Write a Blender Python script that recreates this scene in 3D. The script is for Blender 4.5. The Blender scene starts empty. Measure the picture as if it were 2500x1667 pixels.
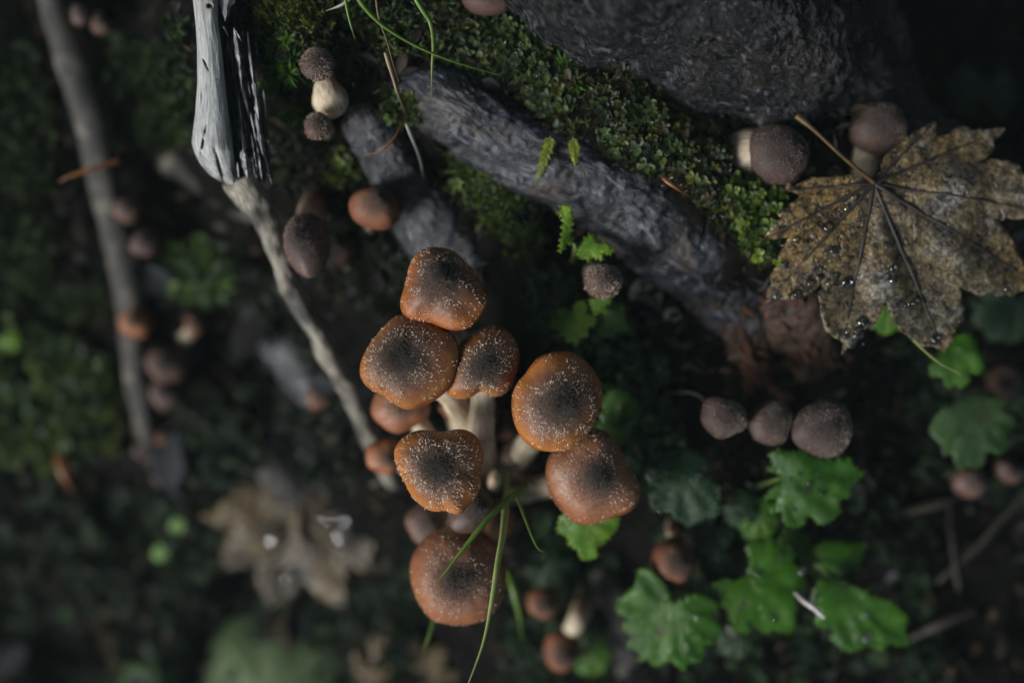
import bpy, math, random
import numpy as np
from mathutils import Vector, Matrix
from mathutils.geometry import delaunay_2d_cdt

# ------------------------------------------------------------------ camera, sky, sun, exposure
S = bpy.context.scene
COL = S.collection
CAM_H = 0.60            # camera height above the plane of focus (z = 0), metres
FRAME_W = 0.44          # width of the view at z = 0
cd = bpy.data.cameras.new('camera'); cam = bpy.data.objects.new('camera', cd); COL.objects.link(cam)
cam.location = (0, 0, CAM_H); cam.rotation_euler = (0, 0, 0)
cd.sensor_width = 36; cd.lens = 36 * CAM_H / FRAME_W
cd.clip_start = 0.02; cd.clip_end = 200
cd.dof.use_dof = True; cd.dof.focus_distance = CAM_H + 0.006; cd.dof.aperture_fstop = 1.55
S.camera = cam

SUN_DIR = Vector((-0.74, -0.48, 0.58)).normalized()      # towards the sun: lower left of the picture
W = bpy.data.worlds.new('World'); S.world = W; W.use_nodes = True
wn = W.node_tree; bg = wn.nodes['Background']
sky = wn.nodes.new('ShaderNodeTexSky'); sky.sky_type = 'NISHITA'; sky.sun_disc = False
sky.sun_elevation = math.asin(SUN_DIR.z); sky.sun_rotation = math.atan2(SUN_DIR.x, SUN_DIR.y)
sky.air_density = 1.0; sky.dust_density = 1.0; sky.ozone_density = 1.0
wn.links.new(sky.outputs[0], bg.inputs[0]); bg.inputs[1].default_value = 0.05
ld = bpy.data.lights.new('sun', 'SUN'); sun = bpy.data.objects.new('sun', ld); COL.objects.link(sun)
ld.energy = 3.2; ld.angle = math.radians(24); ld.color = (1.0, 0.985, 0.955)
sun.rotation_euler = SUN_DIR.to_track_quat('Z', 'Y').to_euler(); sun.location = SUN_DIR * 3

S.view_settings.view_transform = 'Standard'; S.view_settings.look = 'None'
S.view_settings.exposure = 0.82; S.view_settings.gamma = 1.0
S.cycles.use_denoising = True; S.cycles.use_adaptive_sampling = True; S.cycles.adaptive_threshold = 0.02
S.cycles.max_bounces = 6; S.cycles.transmission_bounces = 4; S.cycles.transparent_max_bounces = 4
S.cycles.caustics_reflective = False; S.cycles.caustics_refractive = False
S.cycles.sample_clamp_indirect = 4.0

rng = np.random.default_rng(7)
KPX = FRAME_W / 2500.0

# ------------------------------------------------------------------ helpers
def P(px, py, z):
    """point of the place that stands at height z (m) under photo pixel (px, py)"""
    s = (CAM_H - np.asarray(z, float)) / CAM_H * KPX
    return np.stack([(np.asarray(px, float) - 1250) * s, -(np.asarray(py, float) - 833.5) * s, np.asarray(z, float) + 0 * s], -1)
def PC(px, py, zc): return P(px, py, zc * 0.01)      # z in centimetres

def _h(i, j, k, seed):
    h = (i.astype(np.int64) * 374761393 + j.astype(np.int64) * 668265263 + k.astype(np.int64) * 2147483647 + seed * 974634541) & 0xFFFFFFFF
    h = ((h ^ (h >> 13)) * 1274126177) & 0xFFFFFFFF
    h = (h ^ (h >> 16)) & 0xFFFFFFFF
    return h / 2147483647.5 - 1.0
def vnoise(p, seed=0):
    p = np.asarray(p, float); f = np.floor(p); t = p - f; t = t * t * (3 - 2 * t); f = f.astype(np.int64)
    r = 0
    for a in (0, 1):
        wa = t[..., 0] if a else 1 - t[..., 0]
        for b in (0, 1):
            wb = t[..., 1] if b else 1 - t[..., 1]
            for c in (0, 1):
                wc = t[..., 2] if c else 1 - t[..., 2]
                r = r + wa * wb * wc * _h(f[..., 0] + a, f[..., 1] + b, f[..., 2] + c, seed)
    return r
def fbm(p, scale, octv=4, seed=0, gain=0.5):
    p = np.asarray(p, float) * scale; a = 1; r = 0
    for o in range(octv):
        r = r + a * vnoise(p + 17.3 * o, seed + o); p = p * 2.03; a *= gain
    return r

def mk(name, V, F, mat, parent=None, loc=None, smooth=True, fl=None, col=None, vec=None, solid=0):
    V = np.asarray(V, float)
    base = np.array(parent['_o'] if (parent is not None and '_o' in parent) else (0, 0, 0), float)
    if loc is None: loc = base if parent is not None else np.zeros(3)
    loc = np.asarray(loc, float)
    me = bpy.data.meshes.new(name)
    me.from_pydata((V - loc).tolist(), [], F if isinstance(F, list) else F.tolist())
    if smooth: me.polygons.foreach_set('use_smooth', np.ones(len(me.polygons), bool))
    for k, a in (fl or {}).items():
        at = me.attributes.new(k, 'FLOAT', 'POINT'); at.data.foreach_set('value', np.asarray(a, np.float32))
    if col is not None:
        at = me.attributes.new('tint', 'FLOAT_COLOR', 'POINT')
        c = np.ones((len(V), 4), np.float32); c[:, :3] = col; at.data.foreach_set('color', c.ravel())
    if vec is not None:
        at = me.attributes.new('tc', 'FLOAT_VECTOR', 'POINT'); at.data.foreach_set('vector', np.asarray(vec, np.float32).ravel())
    me.materials.append(mat); me.update()
    o = bpy.data.objects.new(name, me); COL.objects.link(o)
    o['_o'] = loc.tolist()
    if parent is not None: o.parent = parent; o.location = (loc - base).tolist()
    else: o.location = loc.tolist()
    if solid:
        md = o.modifiers.new('thickness', 'SOLIDIFY'); md.thickness = solid; md.offset = -1
    return o
def empty(name, loc):
    o = bpy.data.objects.new(name, None); COL.objects.link(o); o.location = list(map(float, loc)); o['_o'] = list(map(float, loc))
    o.empty_display_size = 0.01
    return o
def tag(o, label, cat=None, group=None, kind=None):
    o['label'] = label
    if cat: o['category'] = cat
    if group: o['group'] = group
    if kind: o['kind'] = kind
    return o

def gridF(n, m, wrap=True, off=0):
    i = np.arange(n - 1)[:, None]; mm = m if wrap else m - 1; j = np.arange(mm)[None, :]; j2 = (j + 1) % m
    a = i * m + j; b = i * m + j2; c = (i + 1) * m + j2; d = (i + 1) * m + j
    return np.stack([a, b, c, d], -1).reshape(-1, 4) + off
def crom(pts, n):
    pts = np.asarray(pts, float); k = len(pts)
    if k == 2: 
        t = np.linspace(0, 1, n)[:, None]; return pts[0] * (1 - t) + pts[1] * t
    pp = np.vstack([2 * pts[0] - pts[1], pts, 2 * pts[-1] - pts[-2]])
    u = np.linspace(0, k - 1 - 1e-6, n); i = u.astype(int); t = (u - i)[:, None]
    p0, p1, p2, p3 = pp[i], pp[i + 1], pp[i + 2], pp[i + 3]
    return 0.5 * (2 * p1 + (p2 - p0) * t + (2 * p0 - 5 * p1 + 4 * p2 - p3) * t ** 2 + (3 * p1 - p0 - 3 * p2 + p3) * t ** 3)
def frames(path):
    T = np.gradient(path, axis=0); T /= np.linalg.norm(T, axis=1)[:, None] + 1e-12
    up = np.array([0, 0, 1.0]) if abs(T[0, 2]) < 0.9 else np.array([0, 1.0, 0])
    A = np.zeros_like(T); B = np.zeros_like(T); a = np.cross(up, T[0]); a /= np.linalg.norm(a)
    for i in range(len(T)):
        a = a - T[i] * np.dot(a, T[i]); a /= np.linalg.norm(a) + 1e-12
        A[i] = a; B[i] = np.cross(T[i], a)
    return T, A, B
def tube(pts, rad, n=40, m=16, squash=1.0, cap=True, disp=None):
    """swept tube; pts (k,3), rad (k,) ; returns V, F, u (0-1 along), tc vector (around m, along m, 0)"""
    path = crom(pts, n); r = crom(np.asarray(rad, float)[:, None].repeat(3, 1), n)[:, 0]
    T, A, B = frames(path); th = np.linspace(0, 2 * np.pi, m, endpoint=False)
    L = np.concatenate([[0], np.cumsum(np.linalg.norm(np.diff(path, axis=0), axis=1))])
    D = np.cos(th)[None, :, None] * A[:, None, :] + squash * np.sin(th)[None, :, None] * B[:, None, :]
    V = path[:, None, :] + r[:, None, None] * D
    if disp is not None: V = V + disp(V, D, np.linspace(0, 1, n)[:, None] + 0 * th[None, :], r[:, None] + 0 * th[None, :])
    tc = np.stack([np.cos(th)[None, :] * r[:, None], np.sin(th)[None, :] * r[:, None], L[:, None] + 0 * th[None, :]], -1)
    u = np.repeat(np.linspace(0, 1, n), m)
    F = gridF(n, m).tolist(); V = V.reshape(-1, 3); tc = tc.reshape(-1, 3)
    if cap:
        F.append(list(range(m))[::-1]); F.append([(n - 1) * m + k for k in range(m)])
    return V, F, u, tc

# ------------------------------------------------------------------ materials
class NT:
    def __init__(s, name):
        s.m = bpy.data.materials.new(name); s.m.use_nodes = True; s.t = s.m.node_tree
        s.b = s.t.nodes['Principled BSDF']; s.out = s.t.nodes['Material Output']
    def n(s, ty, **kw):
        x = s.t.nodes.new(ty)
        for k, v in kw.items(): setattr(x, k, v)
        return x
    def put(s, sock, v):
        if hasattr(v, 'is_output'): s.t.links.new(v, sock)
        else:
            sock.default_value = tuple(v) + (1,) if isinstance(v, (tuple, list)) and len(v) == 3 and sock.type == 'RGBA' else v
    def noise(s, scale, detail=4, rough=0.55, vec=None, dist=0.0):
        x = s.n('ShaderNodeTexNoise'); x.inputs['Scale'].default_value = scale; x.inputs['Detail'].default_value = detail
        x.inputs['Roughness'].default_value = rough; x.inputs['Distortion'].default_value = dist
        s.t.links.new(vec if vec is not None else s.obj(), x.inputs['Vector']); return x.outputs['Fac']
    def vor(s, scale, feat='F1', vec=None):
        x = s.n('ShaderNodeTexVoronoi', feature=feat); x.inputs['Scale'].default_value = scale
        s.t.links.new(vec if vec is not None else s.obj(), x.inputs['Vector']); return x.outputs['Distance']
    def obj(s): return s.n('ShaderNodeTexCoord').outputs['Object']
    def att(s, name, out='Fac'):
        return s.n('ShaderNodeAttribute', attribute_name=name).outputs[out]
    def math(s, op, a, b=0.0, c=None):
        x = s.n('ShaderNodeMath', operation=op); s.put(x.inputs[0], a); s.put(x.inputs[1], b)
        if c is not None: s.put(x.inputs[2], c)
        return x.outputs[0]
    def ramp(s, fac, stops, interp='LINEAR'):
        x = s.n('ShaderNodeValToRGB'); x.color_ramp.interpolation = interp; e = x.color_ramp.elements
        while len(e) < len(stops): e.new(0.5)
        for q, (p, c) in zip(e, stops):
            q.position = p; q.color = (tuple(c) if hasattr(c, '__len__') else (c, c, c)) + (1,)
        s.put(x.inputs[0], fac); return x.outputs[0]
    def mix(s, fac, a, b, mode='MIX'):
        x = s.n('ShaderNodeMix', data_type='RGBA', blend_type=mode); s.put(x.inputs[0], fac); s.put(x.inputs[6], a); s.put(x.inputs[7], b)
        return x.outputs[2]
    def vscale(s, vec, sc):
        x = s.n('ShaderNodeVectorMath', operation='MULTIPLY'); s.put(x.inputs[0], vec); x.inputs[1].default_value = sc; return x.outputs[0]
    def bump(s, h, strength=0.6, dist=0.0006, prev=None):
        x = s.n('ShaderNodeBump'); x.inputs['Strength'].default_value = strength; x.inputs['Distance'].default_value = dist
        s.put(x.inputs['Height'], h)
        if prev is not None: s.put(x.inputs['Normal'], prev)
        return x.outputs[0]
    def fin(s, color=None, rough=None, normal=None, spec=None, **kw):
        if color is not None: s.put(s.b.inputs['Base Color'], color)
        if rough is not None: s.put(s.b.inputs['Roughness'], rough)
        if normal is not None: s.put(s.b.inputs['Normal'], normal)
        if spec is not None: s.b.inputs['Specular IOR Level'].default_value = spec
        for k, v in kw.items(): s.put(s.b.inputs[k.replace('_', ' ')], v)
        return s.m
    def translucent(s, color, fac):
        t = s.n('ShaderNodeBsdfTranslucent'); s.put(t.inputs[0], color); x = s.n('ShaderNodeMixShader'); x.inputs[0].default_value = fac
        s.t.links.new(s.b.outputs[0], x.inputs[1]); s.t.links.new(t.outputs[0], x.inputs[2]); s.t.links.new(x.outputs[0], s.out.inputs[0])
        return s.m

def m_soil():
    a = NT('wet_soil'); n1 = a.noise(60, 6, .65); n2 = a.noise(420, 5, .7)
    c = a.ramp(n1, [(.3, (.0016, .0020, .0018)), (.5, (.0030, .0030, .0025)), (.7, (.006, .0052, .0038))])
    c = a.mix(a.ramp(n2, [(.55, 0.), (.7, 1.)]), c, (.012, .0105, .008))
    return a.fin(c, a.ramp(n2, [(.3, .8), (.7, .6)]), a.bump(n2, .9, .002), .05)
def m_bark_tree():
    a = NT('wet_tree_bark'); tc = a.vscale(a.att('tc', 'Vector'), (1, 1, .42)); v = a.vor(520, vec=tc); n1 = a.noise(26, 5, .6); n2 = a.noise(900, 4, .7); n3 = a.noise(330, 6, .72, tc, 1.0); n4 = a.noise(90, 5, .6, tc)
    c = a.ramp(n3, [(.40, (.002, .0025, .0035)), (.51, (.0075, .0088, .0115)), (.58, (.027, .030, .036)), (.65, (.16, .165, .175))])
    c = a.mix(a.ramp(n1, [(.52, 0.), (.70, .6)]), c, a.ramp(n3, [(.4, (.014, .011, .008)), (.65, (.085, .066, .05))]))
    h = a.math('ADD', a.math('MULTIPLY', v, .8), a.math('MULTIPLY', n2, .5))
    return a.fin(c, a.ramp(n4, [(.35, .16), (.65, .38)]), a.bump(n3, 1., .005, a.bump(n4, .8, .006, a.bump(h, 1., .002))), .5)
def m_bark_root():
    a = NT('root_bark'); tc = a.vscale(a.att('tc', 'Vector'), (1, 1, .38)); n1 = a.noise(42, 6, .65); n2 = a.noise(210, 6, .68, tc, .9); n3 = a.noise(800, 4, .7, tc); n4 = a.noise(60, 5, .7); n5 = a.noise(24, 4, .6)
    c = a.ramp(n2, [(.40, (.002, .0025, .004)), (.49, (.008, .0095, .0145)), (.57, (.021, .024, .036)), (.66, (.090, .092, .112))])
    c = a.mix(a.ramp(n1, [(.53, 0.), (.63, .8)]), c, a.ramp(n2, [(.38, (.012, .009, .007)), (.62, (.095, .070, .050))]))
    c = a.mix(a.ramp(n4, [(.58, 0.), (.68, .7)]), c, a.ramp(n3, [(.4, (.018, .024, .010)), (.6, (.055, .062, .035))]))
    c = a.mix(a.ramp(n5, [(.50, 0.), (.70, .55)]), c, (.010, .010, .011))
    h = a.math('ADD', n2, a.math('MULTIPLY', n3, .3))
    return a.fin(c, a.ramp(n1, [(.35, .18), (.65, .45)]), a.bump(h, .9, .0022), .55)
def m_pale_wood(name='weathered_wood', stops=None, spots=(.09, .085, .08)):
    a = NT(name); tc = a.att('tc', 'Vector'); g = a.noise(1, 5, .62, a.vscale(tc, (1300, 1300, 75))); n2 = a.noise(55, 5, .6); n3 = a.noise(650, 3, .6)
    n4 = a.noise(1, 4, .6, a.vscale(tc, (1800, 1800, 160)))
    c = a.ramp(g, stops or [(.24, (.11, .11, .106)), (.42, (.235, .24, .236)), (.62, (.355, .368, .36))])
    c = a.mix(a.ramp(n2, [(.50, 0.), (.70, .7)]), c, (.20, .175, .14))
    c = a.mix(a.ramp(n3, [(.63, 0.), (.70, .75)]), c, spots)
    c = a.mix(a.att('darken'), c, (.02, .02, .02))
    return a.fin(c, .72, a.bump(g, .4, .0007, a.bump(n4, .4, .0004)), .25)
def m_rot_dark():
    a = NT('rotten_wood'); tc = a.att('tc', 'Vector'); g = a.noise(1, 6, .7, a.vscale(tc, (1100, 1100, 50)))
    c = a.ramp(g, [(.38, (.005, .005, .006)), (.54, (.022, .022, .024)), (.64, (.11, .11, .115)), (.72, (.26, .26, .27))])
    return a.fin(c, .7, a.bump(g, 1., .003), .25)
def m_flat(name, c, rough=.6):
    a = NT(name); return a.fin(c, rough)
def m_splinter(name='grey_splinter_wood', k=1.0):
    a = NT(name); g = a.noise(700, 4, .6, a.vscale(a.obj(), (1, .12, 1)))
    c = a.ramp(g, [(.33, (.04 * k, .04 * k, .042 * k)), (.50, (.14 * k, .14 * k, .148 * k)), (.64, (.29 * k, .295 * k, .305 * k))])
    return a.fin(c, .65, a.bump(g, .8, .001), .3)
def m_rot_red(name='red_rotten_wood', k=1.0):
    a = NT(name); g = a.noise(500, 5, .65, a.vscale(a.obj(), (1, .3, 1)))
    c = a.ramp(g, [(.34, (.010 * k, .006 * k, .004 * k)), (.50, (.080 * k, .036 * k, .020 * k)), (.66, (.26 * k, .12 * k, .060 * k))])
    return a.fin(c, .6, a.bump(g, .9, .0012), .35)
def m_cap(name, st, sss=.12, rough=.42, nz=.12):
    a = NT(name); r = a.att('rad'); n1 = a.noise(110, 5, .6); n2 = a.noise(1500, 3, .6); v = a.vor(620)
    f = a.math('ADD', r, a.math('MULTIPLY', a.math('SUBTRACT', n1, .5), nz * 2.2))
    c = a.ramp(f, st)
    sp = a.math('MULTIPLY', a.ramp(v, [(.0, 1.), (.16, 1.), (.24, 0.)]), a.ramp(n1, [(.46, 0.), (.56, .8)]))
    c = a.mix(sp, c, (.035, .016, .008))
    c = a.mix(.25, c, a.ramp(n2, [(.35, .25), (.65, 1.)]), 'MULTIPLY')
    c = a.mix(1., c, a.ramp(a.n('ShaderNodeObjectInfo').outputs['Random'], [(0., (.74, .62, .64)), (.35, (1.06, .92, .85)), (.7, (.88, .84, .92)), (1., (1.12, 1.02, .92))]), 'MULTIPLY')
    bl = a.noise(38, 4, .6); c = a.mix(a.ramp(bl, [(.50, 0.), (.68, .45)]), c, a.mix(.6, c, (.05, .032, .028)))
    ro = a.math('ADD', a.math('MULTIPLY', a.ramp(r, [(.35, 1.), (.75, 0.)]), .45), a.ramp(n1, [(.35, rough - .06), (.65, rough + .12)]))
    a.fin(c, ro, a.bump(n2, .35, .0004, a.bump(n1, .4, .0012)), .38)
    a.b.inputs['Subsurface Weight'].default_value = sss; a.b.inputs['Subsurface Radius'].default_value = (.006, .0025, .001); a.b.inputs['Subsurface Scale'].default_value = 1.0
    return a.m
def m_stem():
    a = NT('mushroom_stem'); tc = a.att('tc', 'Vector'); g = a.noise(1, 5, .6, a.vscale(tc, (900, 900, 90))); n1 = a.noise(130, 4, .6); u = a.att('u')
    c = a.ramp(g, [(.3, (.26, .195, .13)), (.5, (.45, .37, .26)), (.7, (.58, .51, .39))])
    c = a.mix(a.ramp(n1, [(.52, 0.), (.72, .6)]), c, (.20, .125, .07))
    c = a.mix(a.ramp(u, [(.55, 0.), (1., .8)]), c, (.06, .042, .03))
    return a.fin(c, .6, a.bump(g, .5, .0008), .3, Subsurface_Weight=.1)
def m_fuzz():
    a = NT('cap_scales'); return a.fin(a.att('tint', 'Color'), .45, spec=.4)
def m_gill():
    a = NT('mushroom_gills'); w = a.noise(300, 3); return a.fin(a.ramp(w, [(.3, (.30, .22, .15)), (.7, (.48, .38, .27))]), .7)
def m_leaf(name, lo, mid, hi, vein, rough=.30, tr=.28, spec=.4):
    a = NT(name); n1 = a.noise(70, 5, .6); n2 = a.noise(700, 4, .6); v = a.att('vein'); e = a.att('edge')
    c = a.ramp(n1, [(.3, lo), (.52, mid), (.72, hi)])
    c = a.mix(a.ramp(v, [(0., .9), (.4, .4), (.8, 0.)]), c, vein)
    c = a.mix(a.ramp(e, [(.80, 0.), (1., .45)]), c, hi)
    c = a.mix(a.ramp(n2, [(.66, 0.), (.76, .5)]), c, (.02, .03, .012)); hl = a.noise(55, 3, .5); c = a.mix(a.ramp(hl, [(.64, 0.), (.70, .7)]), c, (.045, .040, .012))
    c = a.mix(1., c, a.ramp(a.n('ShaderNodeObjectInfo').outputs['Random'], [(0., (.62, .72, .9)), (.4, (1., 1., 1.)), (.75, (.8, .85, .9)), (1., (1.25, 1.12, .9))]), 'MULTIPLY')
    net = a.ramp(a.vor(430, 'DISTANCE_TO_EDGE'), [(0., 0.), (.14, 1.)]); c = a.mix(.30, c, net, 'MULTIPLY'); wet = a.noise(26, 4, .6)
    hgt = a.math('ADD', a.math('ADD', a.math('MULTIPLY', n2, .4), a.math('MULTIPLY', net, .4)), a.ramp(v, [(0., 0.), (.5, 1.)]))
    a.fin(c, a.ramp(wet, [(.42, rough - .16), (.52, rough + .22)]), a.bump(hgt, .5, .0007, a.bump(n1, .3, .0015)), spec)
    return a.translucent(a.mix(.5, c, hi), tr)
def m_dead_leaf(name, bright=1.0):
    a = NT(name); k = lambda *c: tuple(x * bright for x in c)
    n1 = a.noise(60, 6, .7); n2 = a.noise(230, 6, .75, dist=.5); n3 = a.noise(360, 5, .75); n4 = a.noise(42, 5, .65); vd = a.att('vd'); sv = a.att('sv'); ye = a.att('yel')
    c = a.ramp(n2, [(.34, k(.014, .011, .007)), (.46, k(.068, .050, .024)), (.57, k(.185, .142, .072)), (.70, k(.32, .27, .17))])
    c = a.mix(a.ramp(n4, [(.50, 0.), (.64, .7)]), c, a.ramp(n2, [(.39, k(.014, .015, .017)), (.60, k(.25, .255, .265))]))
    yv = a.math('MULTIPLY', a.math('ADD', ye, a.math('SUBTRACT', n1, .5)), 1.3)
    c = a.mix(a.ramp(yv, [(.28, 0.), (.85, .6)]), c, a.ramp(n2, [(.40, k(.018, .011, .005)), (.58, k(.27, .155, .022))]))
    c = a.mix(a.ramp(n3, [(.52, 0.), (.59, .9)]), c, k(.010, .008, .006))
    c = a.mix(a.ramp(sv, [(0., .55), (.0007 * 400, 0.)]), c, k(.03, .024, .018))
    c = a.mix(a.ramp(vd, [(0., .92), (.2, .75), (.42, 0.)]), c, k(.020, .015, .012))
    net = a.ramp(a.vor(520, 'DISTANCE_TO_EDGE'), [(0., 0.), (.10, 1.)]); c = a.mix(.35, c, net, 'MULTIPLY')
    h = a.math('ADD', a.math('ADD', a.math('MULTIPLY', n3, .3), a.math('MULTIPLY', net, .35)), a.ramp(sv, [(0., 0.), (.5, 1.)]))
    a.fin(c, a.ramp(n1, [(.38, .13), (.58, .42)]), a.bump(h, .7, .0009, a.bump(n2, .4, .001)), .5)
    return a.translucent(c, .08)
def m_tint(name, rough=.4, tr=.2, spec=.5, nz=True):
    a = NT(name); c = a.att('tint', 'Color')
    if nz: c = a.mix(.5, c, a.ramp(a.noise(240, 4, .6), [(.3, .4), (.7, 1.3)]), 'MULTIPLY')
    a.fin(c, rough, spec=spec); return a.translucent(c, tr) if tr else a.m
def m_grass(name, c0, c1, rough=.4):
    a = NT(name); n = a.noise(120, 4, .6); c = a.ramp(n, [(.3, c0), (.7, c1)]); a.fin(c, rough, spec=.5); return a.translucent(c1, .2)
def m_water():
    a = NT('water'); f = a.n('ShaderNodeFresnel'); f.inputs[0].default_value = 1.7; t = a.n('ShaderNodeBsdfTransparent'); g_ = a.n('ShaderNodeBsdfGlossy'); g_.inputs['Roughness'].default_value = .03
    t.inputs[0].default_value = (.93, .94, .92, 1); x = a.n('ShaderNodeMixShader'); a.t.links.new(f.outputs[0], x.inputs[0]); a.t.links.new(t.outputs[0], x.inputs[1]); a.t.links.new(g_.outputs[0], x.inputs[2]); a.t.links.new(x.outputs[0], a.out.inputs[0]); return a.m
def m_twig():
    a = NT('twig_bark'); n = a.noise(300, 5, .6); return a.fin(a.ramp(n, [(.3, (.012, .010, .007)), (.7, (.05, .04, .028))]), .6, a.bump(n, .6, .0006))
def m_white_twig():
    a = NT('peeled_twig'); n = a.noise(300, 4, .6); return a.fin(a.ramp(n, [(.35, (.20, .17, .16)), (.6, (.50, .46, .46))]), .5)

M = dict(
    soil=m_soil(), bark=m_bark_tree(), root=m_bark_root(), pale=m_pale_wood(), rotdark=m_rot_dark(), splinter=m_splinter(), rotred=m_rot_red(), splinterd=m_splinter('dark_splinter_wood', .35), rotcore=m_rot_red('dark_rotten_core', .3), vein=m_flat('dead_leaf_vein', (.016, .012, .009)),
    ridge=m_pale_wood('worn_root_wood', [(.30, (.08, .07, .055)), (.48, (.20, .18, .145)), (.64, (.33, .30, .25))], (.05, .04, .03)),
    stick=m_pale_wood('grey_root_wood', [(.30, (.014, .014, .015)), (.50, (.034, .033, .031)), (.66, (.070, .063, .055))], (.03, .03, .03)),
    stickd=m_pale_wood('brown_stick_wood', [(.30, (.006, .005, .004)), (.50, (.013, .011, .009)), (.66, (.026, .022, .017))], (.01, .01, .01)),
    cap=m_cap('honey_cap', [(0., (.015, .011, .009)), (.22, (.028, .019, .014)), (.42, (.060, .036, .024)), (.62, (.125, .060, .032)), (.80, (.225, .090, .028)), (.94, (.35, .135, .026)), (1., (.23, .070, .013))]),
    capw=m_cap('tan_cap', [(0., (.020, .014, .012)), (.22, (.045, .029, .021)), (.45, (.13, .066, .038)), (.68, (.24, .108, .052)), (.92, (.26, .105, .040)), (1., (.16, .055, .018))]),
    capm=m_cap('matt_brown_cap', [(0., (.018, .013, .011)), (.30, (.036, .024, .018)), (.55, (.080, .043, .028)), (.80, (.16, .070, .034)), (1., (.13, .050, .020))], .08, .62),
    capx=m_cap('dusky_cap', [(0., (.010, .008, .008)), (.30, (.019, .015, .014)), (.60, (.033, .025, .023)), (.85, (.060, .040, .034)), (1., (.048, .030, .024))], .04, .65),
    capd=m_cap('brown_cap', [(0., (.018, .014, .013)), (.30, (.036, .027, .024)), (.60, (.062, .043, .036)), (.85, (.098, .060, .047)), (1., (.075, .045, .033))], .06, .55),
    stem=m_stem(), fuzz=m_fuzz(), gill=m_gill(), water=m_water(), twig=m_twig(), whitetwig=m_white_twig(),
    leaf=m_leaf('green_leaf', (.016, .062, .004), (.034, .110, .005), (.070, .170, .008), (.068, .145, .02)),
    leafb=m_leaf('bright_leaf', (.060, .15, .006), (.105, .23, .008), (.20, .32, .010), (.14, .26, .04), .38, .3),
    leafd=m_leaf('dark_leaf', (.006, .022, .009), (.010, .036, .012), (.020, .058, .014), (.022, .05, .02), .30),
    leafm=m_leaf('matt_leaf', (.020, .052, .014), (.034, .078, .018), (.055, .11, .024), (.05, .10, .035), .5),
    leafp=m_leaf('pale_leaf', (.075, .135, .06), (.11, .175, .075), (.14, .21, .09), (.15, .2, .11), .5),
    leafg=m_leaf('lit_leaf', (.16, .30, .06), (.22, .38, .08), (.28, .44, .10), (.25, .4, .1), .5),  # light caught by two small leaves is put into this green
    maple=m_dead_leaf('brown_maple_leaf', .88), maple2=m_dead_leaf('tan_maple_leaf', .75),
    moss=m_tint('moss', .48, .25, .3, False), mossd=m_tint('dull_moss', .6, .15, .2, False), litter=m_tint('litter', .75, 0, .12, False), petiole=m_grass('leaf_stalk', (.035, .020, .006), (.11, .062, .012)),
    gstalk=m_grass('green_stalk', (.05, .08, .02), (.12, .16, .05)),
    grass=m_grass('grass', (.075, .15, .018), (.15, .25, .035)), grassl=m_grass('light_grass', (.20, .27, .07), (.36, .42, .14)), straw=m_grass('straw', (.10, .065, .03), (.27, .20, .10)),
    strawg=m_grass('grey_straw', (.14, .13, .11), (.33, .31, .27)), needle=m_grass('brown_needle', (.10, .035, .01), (.24, .085, .02)),
)

# ------------------------------------------------------------------ ground
CP = np.array([  # photo pixel, height in cm of the ground there
 (60,60,-13),(220,150,-13),(330,450,-15),(60,450,-14),(100,900,-16),(300,1000,-16.5),(300,1300,-19),(60,1600,-21),(700,1350,-18.8),(600,900,-17),(480,650,-15.5),
 (700,1600,-21),(1000,1600,-18),(1190,1250,-10.5),(1050,1050,-12),(1400,1500,-14),(1700,1550,-12.5),(2100,1620,-13),(2430,1400,-14),(2300,1120,-12),(2000,1180,-9.5),
 (1750,1150,-8.5),(1600,900,-7),(1400,800,-7),(1280,620,-6),(1120,420,-4.8),(1010,600,-8),(900,430,-6.5),(850,200,-3.8),(720,80,-2.6),(700,400,-8),(640,620,-13),(820,760,-11),
 (1000,80,-2.8),(1300,130,-2.2),(1550,300,-2.0),(1720,430,-2.4),(1830,600,-3.8),(1880,850,-8),(2200,600,-8),(2450,760,-10),(2300,150,-15),(2470,40,-17),(1500,-40,-3),
 (1900,350,-4.5),(1815,378,-4.9),(600,40,-3.2),(640,250,-5.5),(700,-200,-2),(1500,-400,-2),(2300,-200,-15),(-300,0,-14),(-400,900,-18),(-300,1800,-22),(1200,2000,-18),(2200,2000,-16),(2900,1500,-16),(2900,600,-15)], float)
CXY = P(CP[:, 0], CP[:, 1], CP[:, 2] * .01)
def zg(x, y, detail=True):
    x = np.asarray(x, float); y = np.asarray(y, float)
    d2 = (x[..., None] - CXY[:, 0]) ** 2 + (y[..., None] - CXY[:, 1]) ** 2
    w = 1 / (d2 + .016 ** 2) ** 1.8
    z = (w * CXY[:, 2]).sum(-1) / w.sum(-1)
    if detail:
        p = np.stack([x, y, 0 * x], -1)
        z = z + .0065 * fbm(p, 28, 3, 5) + .0022 * fbm(p, 130, 3, 9)
    return z
def ground_at(px, py):
    z = np.full(np.shape(px), -.06)
    for _ in range(7):
        q = P(px, py, z); z = .4 * z + .6 * zg(q[..., 0], q[..., 1])
    q = P(px, py, z); q[..., 2] = zg(q[..., 0], q[..., 1]); return q
g = np.linspace(-1, 1, 391); gx = .42 * g + 9 * np.sign(g) * np.maximum(np.abs(g) - .72, 0) ** 3 / .28 ** 3 * np.abs(g) ** 4
XX, YY = np.meshgrid(gx, gx); ZZ = np.zeros_like(XX)
for i in range(len(gx)): ZZ[i] = zg(XX[i], YY[i])
o = mk('ground', np.stack([XX, YY, ZZ], -1).reshape(-1, 3), gridF(391, 391, False), M['soil'])
tag(o, 'dark wet forest soil between roots and moss', kind='structure')

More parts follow.
